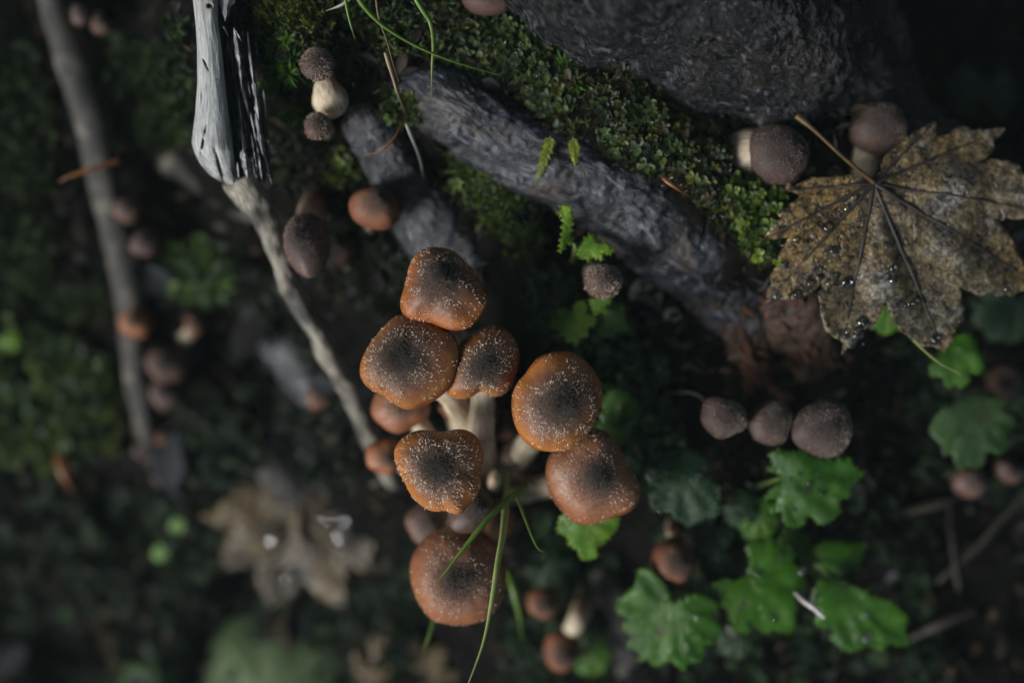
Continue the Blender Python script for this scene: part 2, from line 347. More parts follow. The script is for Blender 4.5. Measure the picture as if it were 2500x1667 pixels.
# ------------------------------------------------------------------ tree and roots
def bark_disp(amp, sc, seed=0, ridge=0.0, fine=0.0):
    def f(V, D, u, r):
        n = fbm(V, sc, 5, seed, .55); n2 = fbm(V, sc * .3, 3, seed + 20)
        d = amp * (n + .9 * n2)
        if fine: d = d + fine * (1 - 2 * np.abs(fbm(V, 230, 2, seed + 60))) + fine * .6 * fbm(V, 520, 2, seed + 70)
        if ridge: d = d + ridge * np.abs(fbm(V * np.array([1, 1, .6]), sc * .6, 3, seed + 40))
        return D * d[..., None]
    return f
tree = empty('tree', (.05, .33, -.03))
tag(tree, 'dark wet tree trunk foot with pebbly blackish bark along the top edge', 'tree')
# root that runs out of the trunk across the top of the picture
V, F, u, tc = tube([(.02, .36, .06), PC(1520, -340, .9), PC(1690, -70, -1.7), PC(1870, 95, -3.3), PC(2060, 245, -6.0), PC(2290, 420, -9.5), PC(2500, 640, -14)],
                   [.085, .072, .054, .040, .025, .021, .016], 440, 380, .72, disp=bark_disp(.0034, 60, 3, .004, .0009))
mk('root', V, F, M['bark'], tree, vec=tc)
V, F, u, tc = tube([(.05, .36, .05), PC(2020, -180, -4.5), PC(2120, 60, -6.0), PC(2185, 230, -8.0), PC(2260, 420, -12)], [.06, .026, .017, .013, .010], 120, 70, .8, disp=bark_disp(.0030, 60, 8, .003))
mk('root', V, F, M['bark'], tree, vec=tc)
V, F, u, tc = tube([(.05, .37, -.25), (.05, .372, .02), (.05, .385, .2), (.055, .40, .6), (.06, .42, 1.4), (.07, .44, 2.6), (.08, .45, 4.0)], [.20, .165, .145, .135, .125, .115, .10], 200, 120, 1, disp=bark_disp(.006, 22, 4, .008))  # upper trunk out of view, also blocks the sky from the top
mk('trunk', V, F, M['bark'], tree, vec=tc)

rc = np.random.default_rng(41); nc = 5200  # unseen leaf canopy added to cut off the sky overhead
cv = rc.normal(0, 1, (nc, 3)); cv /= np.linalg.norm(cv, axis=1)[:, None]; rr_ = rc.random(nc) ** .4
cc = np.array([.25, .55, 4.3]) + cv * rr_[:, None] * np.array([2.5, 2.5, 1.15]) + .35 * np.stack([vnoise(cv * 3 + 9 * k_, k_) for k_ in range(3)], -1)
d1 = rc.normal(0, 1, (nc, 3)) * np.array([1, 1, .35]); d1 /= np.linalg.norm(d1, axis=1)[:, None]; d2 = np.cross(d1, rc.normal(0, 1, (nc, 3)) * np.array([.4, .4, 1])); d2 /= np.linalg.norm(d2, axis=1)[:, None]
sz_ = rc.uniform(.07, .14, nc)[:, None]; CVv = np.stack([cc - d1 * sz_, cc - d2 * sz_ * .55, cc + d1 * sz_, cc + d2 * sz_ * .55], 1).reshape(-1, 3)
o = mk('shade_canopy', CVv, np.arange(nc * 4).reshape(-1, 4), M['moss'], tree, smooth=False, col=np.repeat(np.array([(.03, .06, .012)]) * rc.uniform(.6, 1.4, nc)[:, None], 4, 0)); o['kind'] = 'stuff'
for k_ in range(7):
    a_ = k_ * .9; p_ = np.array([.08, .45, 2.6 + .2 * k_]); q_ = p_ + np.array([math.cos(a_) * 1.5, math.sin(a_) * 1.5, .9])
    V, F, u, tc = tube([p_, (p_ + q_) / 2 + np.array([0, 0, .1]), q_], [.05, .035, .012], 14, 8); mk('shade_limb', V, F, M['bark'], tree, vec=tc)  # unseen limbs under the added canopy
shade_tree = empty('tree', (.78, .10, -.25)); tag(shade_tree, 'unseen broad trunk added past the right edge to shade that side', 'tree')  # added trunk out of view, darkens the right side
V, F, u, tc = tube([(.78, .10, -.30), (.79, .10, -.05), (.80, .10, .3), (.81, .10, 1.2), (.82, .10, 3.), (.84, .1, 5.)], [.36, .30, .26, .24, .22, .19], 120, 90, 1, disp=bark_disp(.008, 14, 6, .012)); mk('trunk', V, F, M['bark'], shade_tree, vec=tc)
def root(name, label, pts, rad, mat='root', n=160, m=72, sq=.95, amp=.0016, sc=50, ridge=.001, seed=1, side=0, cat='root', group='roots across the forest floor'):
    pts = np.array([PC(*p) for p in pts]); V, F, u, tc = tube(pts, np.array(rad) * .01, n, m, sq, disp=bark_disp(amp, sc, seed, ridge, .0002 if mat == 'root' else 0))
    o = mk(name, V, F, M[mat], None, pts[len(pts) // 2] - np.array([0, 0, rad[len(rad) // 2] * .01]), vec=tc, fl={'darken': (np.clip(.15 + tc[:, 0] / (np.abs(tc[:, 0]).max()) * side + .9 * fbm(V, 90, 3, seed), 0, .85) if side else 0 * u)})  # dark bark remnants along one side
    return tag(o, label, cat, group)
root('tree_root', 'thick blue grey mottled root running from the upper moss down to the red rotten wood',
     [(800, -10, -9.0), (950, 140, -5.6), (1090, 252, -4.3), (1260, 365, -4.3), (1440, 445, -4.4), (1600, 535, -5.0), (1740, 660, -6.4), (1820, 780, -7.8), (1870, 900, -9.5)],
     [.7, 1.25, 1.75, 1.75, 2.0, 2.3, 2.3, 1.8, 1.1], n=420, m=150, seed=11, amp=.0020)
root('tree_root', 'grey root passing beside the single orange cap and under the main mushroom cluster',
     [(820, 60, -8.0), (872, 235, -5.0), (960, 405, -5.7), (1050, 540, -6.9), (1130, 660, -7.8), (1200, 800, -10), (1260, 950, -13)],
     [.5, .95, 1.45, 1.8, 1.8, 1.4, .9], n=300, m=120, seed=12, amp=.0018)
root('tree_root', 'tan streaked root with green tinge below the round hairy cap and leaflets',
     [(1380, 590, -7.0), (1480, 640, -7.3), (1600, 720, -7.6), (1720, 810, -8.6), (1800, 900, -10)], [.7, .9, 1.15, 1.0, .7], 'ridge', 130, 60, seed=13, amp=.002)
root('tree_root', 'slender pale worn root slanting down from the broken grey branch to the cluster',
     [(588, 430, -3.6), (645, 540, -4.5), (700, 680, -5.3), (780, 830, -6.4), (860, 980, -7.6), (910, 1090, -8.8), (960, 1180, -11)], [1.0, .62, .44, .42, .45, .48, .4], 'ridge', 200, 56, 1.1, .0014, 80, .001, 14, -.9)
root('tree_root', 'blurred taupe root down the left edge with small mushrooms beside it',
     [(100, -120, -11), (145, 60, -11.4), (215, 260, -11.8), (258, 450, -12.4), (305, 640, -13.4), (322, 800, -14.2), (345, 1000, -15.4), (390, 1180, -18)], [.8, .8, .95, .74, .88, .7, .6, .3], 'stick', 160, 50, 1.0, .0012, 40, .0006, 15)
root('tree_root', 'blurred blue grey root sunk deep behind the slender pale root',
     [(540, 600, -16.0), (650, 780, -14.8), (740, 900, -14.4), (830, 1040, -14.6), (900, 1160, -17)], [.7, 1.1, 1.3, 1.1, .6], 'root', 100, 48, seed=16)
root('tree_root', 'dim grey root sunk at lower left above the tan fallen leaf',
     [(560, 980, -18.0), (640, 1090, -17.0), (710, 1180, -17), (780, 1290, -19.5)], [.7, 1.1, 1.1, .6], 'stick', 80, 40, seed=17)
root('tree_root', 'dim dark root behind the lowest pair of small caps',
     [(1440, 1330, -14), (1490, 1440, -13), (1530, 1570, -13.5), (1570, 1720, -14.5)], [.6, 1.0, 1.1, .9], 'stick', 90, 44, seed=18)
root('fallen_stick', 'broad blurred brown grey stick lying under the broken grey branch',
     [(330, 350, -15.4), (430, 385, -13.4), (540, 450, -12.4), (640, 520, -11.6)], [.6, .95, 1.0, .7], 'stickd', 100, 50, .6, .002, 50, .002, 19, 0, 'stick')

# ------------------------------------------------------------------ broken pale branch, upper left
def zb(px, py): return (440 + np.asarray(px, float) / 3.267, np.asarray(py, float) / 3.267)
br = empty('broken_branch', PC(560, 200, -3.4))
tag(br, 'weathered silver grey broken branch with dark rotten side at upper left', 'branch')
ys = np.linspace(-260, 1560, 300)
Lx = np.interp(ys, [-260, 0, 200, 400, 650, 900, 1060, 1140, 1235, 1310, 1400, 1450, 1480, 1530, 1568], [70, 100, 125, 137, 136, 122, 100, 90, 118, 160, 240, 330, 400, 450, 505])
Rx = np.interp(ys, [-260, 0, 190, 330, 600, 900, 1100, 1300, 1440, 1540, 1568], [290, 300, 302, 322, 352, 386, 412, 432, 452, 500, 530])
k = np.ones(9) / 9
Lx = np.convolve(np.pad(Lx, 4, 'edge'), k, 'valid'); Rx = np.convolve(np.pad(Rx, 4, 'edge'), k, 'valid')
m_ = 110; th = np.linspace(0, 2 * np.pi, m_, endpoint=False)
xc = (Lx + Rx) / 2; hw = (Rx - Lx) / 2
XXp = xc[:, None] - hw[:, None] * np.sign(np.cos(th)) * np.abs(np.cos(th)) ** .9
YYp = ys[:, None] + 0 * th
zc = np.interp(ys, [-260, 0, 700, 1200, 1568], [-1.3, -1.2, -1.5, -2.1, -3.6])
zz = zc[:, None] + hw[:, None] / 3.267 * KPX * 100 * .85 * np.sin(th)[None, :]
def blob(cx, cy, rx, ry, ang=0):
    c, s = math.cos(ang), math.sin(ang); dx = XXp - cx; dy = YYp - cy; a = (dx * c + dy * s) / rx; b = (-dx * s + dy * c) / ry
    return np.exp(-(a * a + b * b) ** 1.5) * (np.sin(th)[None, :] > 0)
pit = .8 * blob(235, 48, 20, 16) + .7 * blob(203, 515, 7, 48, -.42) + .8 * blob(186, 1120, 8, 105, .2) + blob(312, 1330, 11, 140, -.28) + .5 * blob(430, 1400, 9, 90, -.15) + .25 * blob(170, 780, 6, 90, .08)
pit = pit * np.clip(.75 + .8 * vnoise(np.stack([XXp * .09, YYp * .03, 0 * XXp], -1), 4), 0, 1.2)
zz = zz - .42 * pit
px_, py_ = zb(XXp, YYp); V = PC(px_, py_, zz)
Lq = (ys / 3.267 * KPX)
tc = np.stack([np.cos(th)[None, :] * hw[:, None] / 3.267 * KPX, np.sin(th)[None, :] * hw[:, None] / 3.267 * KPX, Lq[:, None] + 0 * th[None, :]], -1).reshape(-1, 3)
Vf = V.reshape(-1, 3); nn = fbm(tc * np.array([1, 1, .12]), 420, 4, 3)
Vf[:, 2] += .00028 * nn; Vf[:, 0] += .0002 * nn
mk('shaft', Vf, gridF(300, m_), M['pale'], br, vec=tc, fl={'darken': np.clip(pit.ravel() * .9 + np.clip((YYp.ravel() - 900) / 700, 0, 1) * np.clip(1.6 * fbm(tc * np.array([1, 1, .5]), 330, 3, 12) - .25, 0, .7), 0, .9)})  # pits and cracks coloured darker, dark flecks towards the lower end
# dark rotten side
ys2 = np.linspace(-260, 1500, 260); m2 = 90; th2 = np.linspace(0, 2 * np.pi, m2, endpoint=False)
L2 = np.interp(ys2, [-260, 0, 600, 1100, 1500], [250, 260, 310, 370, 470])
R2 = np.interp(ys2, [-260, 0, 200, 400, 650, 900, 1150, 1300, 1420, 1500], [400, 430, 505, 552, 612, 668, 712, 722, 690, 640])
xc2 = (L2 + R2) / 2; hw2 = (R2 - L2) / 2
X2 = xc2[:, None] - hw2[:, None] * np.cos(th2); Y2 = ys2[:, None] + 0 * th2
z2 = np.interp(ys2, [-260, 200, 1100, 1500], [-2.0, -2.3, -2.6, -4.2])[:, None] + hw2[:, None] / 3.267 * KPX * 100 * .75 * np.sin(th2)[None, :]
px_, py_ = zb(X2, Y2); V2 = PC(px_, py_, z2).reshape(-1, 3)
tc2 = np.stack([V2[:, 0], V2[:, 2], V2[:, 1]], -1)
rg = fbm(np.stack([X2.ravel() - .17 * Y2.ravel(), Y2.ravel() * .035, 0 * X2.ravel()], -1), .05, 4, 8)
V2[:, 2] += .0042 * rg
mk('rotten_side', V2, gridF(260, m2), M['rotdark'], br, vec=tc2)
# splinters on the rotten side: (x, y from, y to, width, height cm)
def splinter(x0, y0, x1, y1, w, z0, z1, seed, mat='splinter', parent=br, name='splinter'):
    z0 += .6; z1 += .6
    n = 22; t = np.linspace(0, 1, n); xs = x0 + (x1 - x0) * t; yv = y0 + (y1 - y0) * t
    ww = w * np.clip(np.minimum(t * 7, (1 - t) * 3) + .08, 0, 1) * (1 + .5 * vnoise(np.stack([t * 7, t * 0, t * 0 + seed], -1), seed))
    zq = z0 + (z1 - z0) * t + .10 * vnoise(np.stack([t * 5, t * 0 + 3, t * 0 + seed], -1), seed)
    rows = []
    for s_, hgt in ((-1, -.25), (-.55, .05), (.35, .12), (1, -.02), (.7, -.3)):
        px_, py_ = zb(xs + s_ * ww + 3 * vnoise(np.stack([t * 11, t * 0 + s_, t * 0 + seed], -1), seed), yv)
        rows.append(PC(px_, py_, zq + hgt * np.clip(ww / 18, .35, 1.2)))
    V = np.stack(rows, 1).reshape(-1, 3); F = gridF(n, 5).tolist() + [[0, 1, 2, 3, 4], [(n - 1) * 5 + q for q in (4, 3, 2, 1, 0)]]
    return mk(name, V, F, M[mat], parent, smooth=False)
for i, a in enumerate([(355, -200, 360, 170, 58, -1.75, -1.85), (430, 220, 480, 560, 20, -1.9, -2.0), (470, 420, 492, 700, 11, -2.0, -2.1), (535, 250, 585, 690, 15, -2.1, -2.1), (585, 640, 625, 960, 19, -2.0, -2.1),
                       (600, 900, 660, 1240, 20, -2.1, -2.3), (640, 1080, 735, 1180, 9, -2.4, -2.5), (500, 1190, 535, 1420, 30, -2.2, -2.7), (560, 900, 615, 1170, 8, -2.2, -2.4), (650, 1180, 700, 1320, 12, -2.5, -2.8),
                       (340, 205, 382, 290, 9, -1.9, -2.1), (440, 240, 488, 330, 8, -1.8, -1.9), (560, 1250, 610, 1420, 14, -2.6, -3.0), (455, 1290, 470, 1440, 10, -2.5, -2.9), (600, 330, 625, 520, 5, -2.4, -2.5), (380, 300, 400, 520, 6, -2.5, -2.6), (520, 560, 560, 780, 6, -2.3, -2.4), (660, 700, 690, 960, 5, -2.6, -2.7)]):
    splinter(*a, seed=i + 2)
rs_ = np.random.default_rng(12)
for i in range(46):
    y0 = rs_.uniform(180, 1300); ln = rs_.uniform(90, 330); t_ = rs_.random(); x0 = np.interp(y0, [0, 600, 1300], [330, 380, 470]) * (1 - t_) + np.interp(y0, [0, 200, 650, 1150, 1300], [430, 510, 615, 712, 720]) * t_
    splinter(x0, y0, x0 + ln * .14, min(y0 + ln, 1470), rs_.uniform(3.5, 9), -2.25 - .9 * abs(t_ - .5) - .3 * rs_.random(), -2.35 - 1.0 * abs(t_ - .5) - .3 * rs_.random(), seed=40 + i, mat='splinterd' if rs_.random() < .6 else 'splinter')

# ------------------------------------------------------------------ red rotten wood at the root's broken end
def rotwood(label, region, z0, z1, n, dirang, seed):
    r = np.random.default_rng(seed); cx = np.mean([p[0] for p in region]); cy = np.mean([p[1] for p in region])
    e = empty('rotten_wood', PC(cx, cy, z1 - 1)); tag(e, label, 'rotten wood', 'red rotten wood at the broken root')
    (x0, y0), (x1, y1), wd = region[0], region[1], region[2][0]
    V, F, u, tc = tube([PC(x0, y0, z0 - .9), PC((x0 + x1) / 2, (y0 + y1) / 2, (z0 + z1) / 2 - .8), PC(x1, y1, z1 - 1.2)], np.array([wd, wd * .95, wd * .5]) * KPX, 60, 40, .8, disp=bark_disp(.0035, 70, seed, .004))
    mk('core', V, F, M['rotcore'], e)
    # chip mesh variants shared between pieces
    base = []
    for q in range(6):
        k = 7; t = np.linspace(0, 1, k); w = .10 * (np.sin(np.pi * np.clip(t * .9 + .08, 0, 1)) ** .7) * (1 + .3 * r.standard_normal(k) * .4)
        rows = [np.stack([s_ * w + .03 * r.standard_normal(k), t - .5, hh + .03 * r.standard_normal(k)], -1) for s_, hh in ((-1, 0), (-.2, .09), (1, .02), (.1, -.08))]
        V = np.stack(rows, 1).reshape(-1, 3); me = bpy.data.meshes.new('chip'); me.from_pydata(V.tolist(), [], gridF(k, 4).tolist() + [[0, 1, 2, 3], [24, 27, 26, 25]]); me.materials.append(M['rotred']); base.append(me)
    o_ = np.array(e['_o'])
    for q in range(n):
        t = r.random() ** .9; s_ = r.uniform(-1, 1); px = x0 + (x1 - x0) * t; py = y0 + (y1 - y0) * t; L = math.hypot(x1 - x0, y1 - y0)
        w = wd * (1 - .45 * t); px += -(y1 - y0) / L * s_ * w; py += (x1 - x0) / L * s_ * w
        z = z0 + (z1 - z0) * t - .9 * s_ * s_ + .1
        c = bpy.data.objects.new('wood_chip', base[q % 6]); COL.objects.link(c); c.parent = e
        c.location = (PC(px, py, z) - o_).tolist(); sc = r.uniform(.008, .024)
        c.scale = (sc * r.uniform(.45, 1.0), sc, sc * .7); c.rotation_euler = (r.normal(0, .25), r.normal(0, .5), dirang + r.normal(0, .28))
rotwood('red brown crumbling rotten wood at the lower end of the thick root', [(1790, 700), (1850, 935), (62, 0)], -5.2, -7.4, 95, .28, 5)
rotwood('red brown crumbling rotten wood partly under the lower lobes of the brown maple leaf', [(1900, 700), (2010, 880), (95, 0)], -5.0, -7.2, 130, .5, 6)

# ------------------------------------------------------------------ mushrooms
def Z2(pts): return [(860 + x / 3.645, 580 + y / 3.645) for x, y in pts]
def Z3(pts): return [(1200 + x / 3.335, 840 + y / 3.335) for x, y in pts]
def Z6(pts): return [(880 + x / 2.57, 950 + y / 2.57) for x, y in pts]
def oval(cx, cy, rx, ry, rot=0, wob=.05, seed=0):
    t = np.linspace(0, 2 * np.pi, 40, endpoint=False); r = np.random.default_rng(seed); ph = r.uniform(0, 6.28, 4)
    k = 1 + wob * np.cos(2 * t + ph[0]) + wob * .8 * np.cos(3 * t + ph[1]) + wob * .5 * np.cos(5 * t + ph[2])
    x = rx * k * np.cos(t); y = ry * k * np.sin(t); c, s = math.cos(rot), math.sin(rot)
    return [(cx + a * c - b * s, cy + a * s + b * c) for a, b in zip(x, y)]
MUSH = 0
def slivers(Pt, Nn, Dr, L, Wd, tint):
    """small bent three-sided scales: root points, normals, lean directions, lengths, widths, colours"""
    n = len(Pt); S_ = np.cross(Nn, Dr); S_ /= np.linalg.norm(S_, axis=1)[:, None] + 1e-9
    U = np.cross(Dr, S_)
    rows = []
    for t, w, lift in ((0., .8, -.03), (.5, 1., .0), (1., .06, .0)):
        c = Pt + Dr * (L * t)[:, None] + Nn * (L * (.22 * t * t + lift))[:, None]
        for a in (0, 2.1, 4.2):
            rows.append(c + (S_ * math.cos(a) * Wd[:, None] * .5 + U * math.sin(a) * Wd[:, None] * .32) * w)
    V = np.stack(rows, 1)                                          # n, 9, 3
    f = []
    for rr in (0, 3):
        for a in range(3):
            b = (a + 1) % 3; f.append((rr + a, rr + b, rr + 3 + b, rr + 3 + a))
    f = np.array(f); F = (np.arange(n)[:, None, None] * 9 + f[None]).reshape(-1, 4)
    return V.reshape(-1, 3), F, np.repeat(tint, 9, 0)
def mushroom(label, outline, cen, z, h, base, mat='cap', rs=(.45, .6), fz=(900, 300), name='mushroom', group=None, flen=1.0, umbo=.10, flat=2.3, lean=(0, 0), stem=True, hair=0.0, bulb=False, seed=None, inner=None, und=.10, mid=None, dome=2.0):
    """outline: cap rim as pixels; cen: pixel of the dark middle; z: cm of the top; h: cap height cm; base: (px, py, zcm) of stem foot"""
    global MUSH
    MUSH += 1; sd = MUSH if seed is None else seed; r = np.random.default_rng(100 + sd)
    C = PC(cen[0], cen[1], z); O = np.array([PC(a, b, z - h * .75) for a, b in outline])
    cz = PC(cen[0], cen[1], z - h * .75)
    a = np.arctan2(O[:, 1] - cz[1], O[:, 0] - cz[0]); rr = np.hypot(O[:, 1] - cz[1], O[:, 0] - cz[0]); idx = np.argsort(a)
    m = 112; th = np.linspace(-np.pi, np.pi, m, endpoint=False)
    R = np.interp(th, np.concatenate([a[idx] - 2 * np.pi, a[idx], a[idx] + 2 * np.pi]), np.tile(rr[idx], 3))
    kk = np.array([1, 2, 3, 2, 1.]); kk /= kk.sum(); R = np.convolve(np.concatenate([R[-2:], R, R[:2]]), kk, 'valid')
    Rm = R.mean(); H = h * .01
    ph = r.uniform(0, 6.28, 3)
    rimz = 1 + und * (np.cos(2 * th + ph[0]) + .7 * np.cos(3 * th + ph[1])) - .9 * (R / Rm - 1)
    def surf(f, ti):
        """f: radial fraction 0-1 (n), ti: angle (n) -> points"""
        tt = (ti + np.pi) / (2 * np.pi) * m; i0 = np.floor(tt).astype(int) % m; i1 = (i0 + 1) % m; w = tt - np.floor(tt)
        # blend the wavy outline towards a round middle
        Rr = (R[i0] * (1 - w) + R[i1] * w); rz = rimz[i0] * (1 - w) + rimz[i1] * w
        bl = np.clip(f, 0, 1) ** .8; Re = Rm * .93 * (1 - bl) + Rr * bl
        ff = np.clip(f, 0, 1)
        drop = 1 - (1 - ff ** flat) ** (1 / dome)
        zz = -H * drop * (1 + (rz - 1) * ff ** 2) + H * umbo * np.exp(-(ff / .26) ** 2)
        x = C[0] + Re * f * np.cos(ti); y = C[1] + Re * f * np.sin(ti)
        nz_ = vnoise(np.stack([x * 160, y * 160, 0 * x + sd], -1), sd) * .035 * H + vnoise(np.stack([x * 420, y * 420, 0 * x + sd], -1), sd) * .010 * H
        return np.stack([x + lean[0] * .01 * drop, y + lean[1] * .01 * drop, C[2] + zz + nz_], -1)
    fs = np.sin(np.linspace(0, 1, 34) * np.pi / 2)[1:]
    rows = [surf(np.full(m, f), th) for f in fs]; rad = [np.full(m, f) for f in fs]
    last = rows[-1]; Cr = last.mean(0)
    under = []
    for f, dz in ((.985, -.07), (.95, -.115), (.90, -.12), (.84, -.09)):
        q = Cr + (last - Cr) * np.array([f, f, 1]); q[:, 2] += dz * H * 1.1; rows.append(q); rad.append(np.full(m, 1.0))
    V = np.vstack([surf(np.zeros(1), np.zeros(1))] + rows); radv = np.concatenate([[0.]] + rad)
    F = [[0, 1 + j, 1 + (j + 1) % m] for j in range(m)] + gridF(len(rows), m, True, 1).tolist()
    bp = PC(*base); e = empty(name, bp); tag(e, label, 'mushroom', group)
    cap = mk('cap', V, F, M[mat], e, fl={'rad': radv})
    # gills: shallow cone closing the underside
    g0 = rows[-1]; gm = Cr + (g0 - Cr) * np.array([.25, .25, 1]); gm[:, 2] += H * .25
    n_ = 3; gv = np.vstack([g0 + (gm - g0) * t for t in np.linspace(0, 1, n_)]); gv = np.vstack([gv, Cr + np.array([0, 0, H * -.05])])
    gf = gridF(n_, m).tolist() + [[(n_ - 1) * m + j, (n_ - 1) * m + (j + 1) % m, n_ * m] for j in range(m)]
    mk('gills', gv, gf, M['gill'], cap)
    if stem:
        top = Cr + np.array([0, 0, -H * .1]); mp = (top * .45 + bp * .55) + np.array([0, 0, .004]) if mid is None else PC(*mid)
        V, F2, u, tc = tube([top, top * .8 + mp * .2 - np.array([0, 0, .003]), mp, bp - np.array([0, 0, .004])], (np.array([rs[0], rs[0] * .85, rs[1], rs[1] * .8]) if bulb else np.array([rs[0], rs[0] * .95, (rs[0] + rs[1]) / 2, rs[1]])) * .01, 40, 28, disp=bark_disp(.0009, 110, sd))
        mk('stem', V, F2, M['stem'], e, vec=tc, fl={'u': np.clip(1.35 - 1.55 * u, 0, 1) if bulb else u})
    n1, n2 = fz
    if n1 + n2:
        ext = .55 if inner is None else inner
        f = np.concatenate([np.clip(np.abs(r.normal(0, ext * .56, n1)) ** .92, 0, .96), .40 + .585 * r.random(n2) ** .8]); t = r.uniform(-np.pi, np.pi, n1 + n2)
        if hair: f = np.concatenate([r.random(n1) ** .52 * .995, .3 + .69 * r.random(n2) ** .6])
        # scales come in loose drifts on the outer cap
        keep = np.ones(n1 + n2, bool); p0 = surf(f, t); cl = vnoise(p0 * 190, 50 + sd); keep[n1:] = cl[n1:] > -.25
        f = f[keep]; t = t[keep]; isin = (np.arange(n1 + n2) < n1)[keep]; p0 = surf(f, t)
        e1 = surf(np.clip(f + .012, 0, 1.), t) - surf(np.clip(f - .012, 0, 1), t); e2 = surf(f, t + .02) - surf(f, t - .02); Nn = np.cross(e1, e2); Nn /= np.linalg.norm(Nn, axis=1)[:, None] + 1e-12
        Nn *= np.where(Nn[:, 2:3] < 0, -1, 1)
        e1 /= np.linalg.norm(e1, axis=1)[:, None] + 1e-12; sd_ = np.cross(Nn, e1); an = r.normal(0, .75, len(f)) + np.where(isin, 0, r.normal(0, .5, len(f)))
        inw = np.where(r.random(len(f)) < .65, 1, -1)
        lift = np.where(isin, r.uniform(.45, 1.25, len(f)), r.uniform(.15, .8, len(f))) + hair
        Dr = (e1 * np.cos(an)[:, None] + sd_ * np.sin(an)[:, None]) * inw[:, None] + Nn * lift[:, None]; Dr /= np.linalg.norm(Dr, axis=1)[:, None]
        L = np.where(isin, r.uniform(.0005, .00095, len(f)), r.uniform(.0006, .00115, len(f))) * flen * (1.25 if hair else 1)
        Wd = np.where(isin, r.uniform(.00018, .00032, len(f)), r.uniform(.00032, .00062, len(f))) * (.6 + .4 * flen)
        w = np.clip((f - .12) / .55, 0, 1)[:, None]; rv = r.random(len(f))[:, None]
        if hair: tint = (np.array([.12, .095, .08]) * (1 - w) + np.array([.32, .25, .20]) * w) * (.3 + 1.3 * rv ** 1.5)
        else:
            tin = (np.array([.070, .056, .046]) * (1 - w) + np.array([.16, .118, .085]) * w) * (.3 + 1.3 * rv ** 1.6)
            tout = np.array([.58, .47, .35]) * (.4 + .8 * rv)
            tint = np.where(isin[:, None], tin, np.where(f[:, None] < .45, .5 * (tin + tout), tout))
        V, F, T = slivers(p0 - Nn * .00008, Nn, Dr, L, Wd, tint)
        so = mk('scales', V, F, M['fuzz'], cap, smooth=True, col=T); so['kind'] = 'stuff'
    return e
GC = 'honey mushrooms of the central cluster'
B0 = (1190, 1180, -10.5)
mushroom('uppermost broad orange brown cap of the central cluster with dark hairy middle',
         Z2([(640, 75), (750, 68), (870, 95), (980, 190), (1080, 300), (1130, 400), (1190, 500), (1185, 600), (1120, 710), (1020, 800), (900, 820), (790, 790), (690, 745), (600, 735), (480, 710), (415, 640), (408, 570), (440, 440), (470, 330), (490, 220), (540, 140)]),
         (1072, 672), .35, 1.55, (1165, 1130, -10.0), rs=(.55, .7), fz=(2200, 700), group=GC, umbo=.22, flat=1.75)
mushroom('wide orange cap left of centre with dark bristly disc and wavy lower left edge',
         Z2([(400, 680), (330, 720), (290, 760), (200, 860), (110, 980), (60, 1070), (40, 1180), (55, 1260), (110, 1330), (200, 1390), (270, 1415), (340, 1475), (420, 1525), (480, 1540), (570, 1525), (680, 1470), (790, 1400), (860, 1320), (895, 1230), (925, 1110), (930, 1000), (910, 900), (850, 830), (750, 770), (600, 715), (500, 685)]),
         (970, 868), 0.0, 1.35, (1165, 1140, -10.5), rs=(.62, .72), fz=(2600, 620), group=GC, inner=.62, mid=(1128, 1000, -4.6))
mushroom('dark brown cap with notched lower edge tucked between two larger caps above a pale stem',
         Z2([(1240, 785), (1320, 795), (1400, 850), (1455, 930), (1480, 1030), (1475, 1130), (1440, 1260), (1400, 1360), (1330, 1415), (1250, 1425), (1190, 1405), (1130, 1365), (1060, 1425), (980, 1445), (900, 1430), (830, 1385), (850, 1200), (900, 1050), (960, 930), (1030, 880), (1110, 830), (1180, 795)]),
         (1183, 895), -.6, 1.5, (1185, 1190, -10.5), rs=(.52, .80), fz=(1700, 480), group=GC, inner=.62, mid=(1175, 1085, -5.2))
mushroom('large round orange cap right of centre with pale flecks and dark middle',
         Z3([(540, 70), (640, 72), (720, 100), (800, 170), (860, 240), (910, 340), (920, 430), (900, 530), (860, 620), (810, 720), (740, 800), (660, 865), (580, 887), (480, 890), (400, 880), (320, 845), (250, 770), (200, 680), (178, 590), (175, 450), (190, 380), (230, 310), (290, 250), (330, 180), (400, 110), (470, 80)]),
         (1366, 988), .2, 1.7, (1215, 1180, -10.5), rs=(.55, .7), fz=(2300, 900), group=GC, umbo=.16)
mushroom('purplish brown cap below the large round one with dark right side and pointed corner',
         Z3([(880, 710), (960, 740), (1010, 790), (1050, 870), (1110, 950), (1150, 1040), (1200, 1120), (1235, 1200), (1225, 1290), (1150, 1380), (1030, 1430), (900, 1475), (800, 1505), (740, 1500), (660, 1470), (600, 1400), (540, 1330), (490, 1250), (460, 1150), (455, 1040), (470, 960), (510, 890), (600, 830), (750, 740)]),
         (1462, 1166), -1.7, 1.6, (1225, 1200, -10.5), 'capw', rs=(.55, .7), fz=(2200, 560), group=GC, umbo=.16, inner=.65)
mushroom('orange cap with notched wavy rim and dense pale scales, lower left of centre',
         Z6([(330, 280), (400, 275), (480, 290), (540, 278), (600, 266), (660, 270), (720, 310), (760, 380), (765, 450), (742, 530), (747, 600), (740, 650), (700, 710), (660, 750), (630, 798), (580, 800), (530, 768), (490, 785), (430, 780), (360, 740), (310, 690), (270, 620), (230, 530), (200, 450), (200, 390), (240, 330)]),
         (1066, 1142), .1, 1.45, (1175, 1215, -10.5), rs=(.5, .65), fz=(2100, 900), group=GC, flen=1.1)
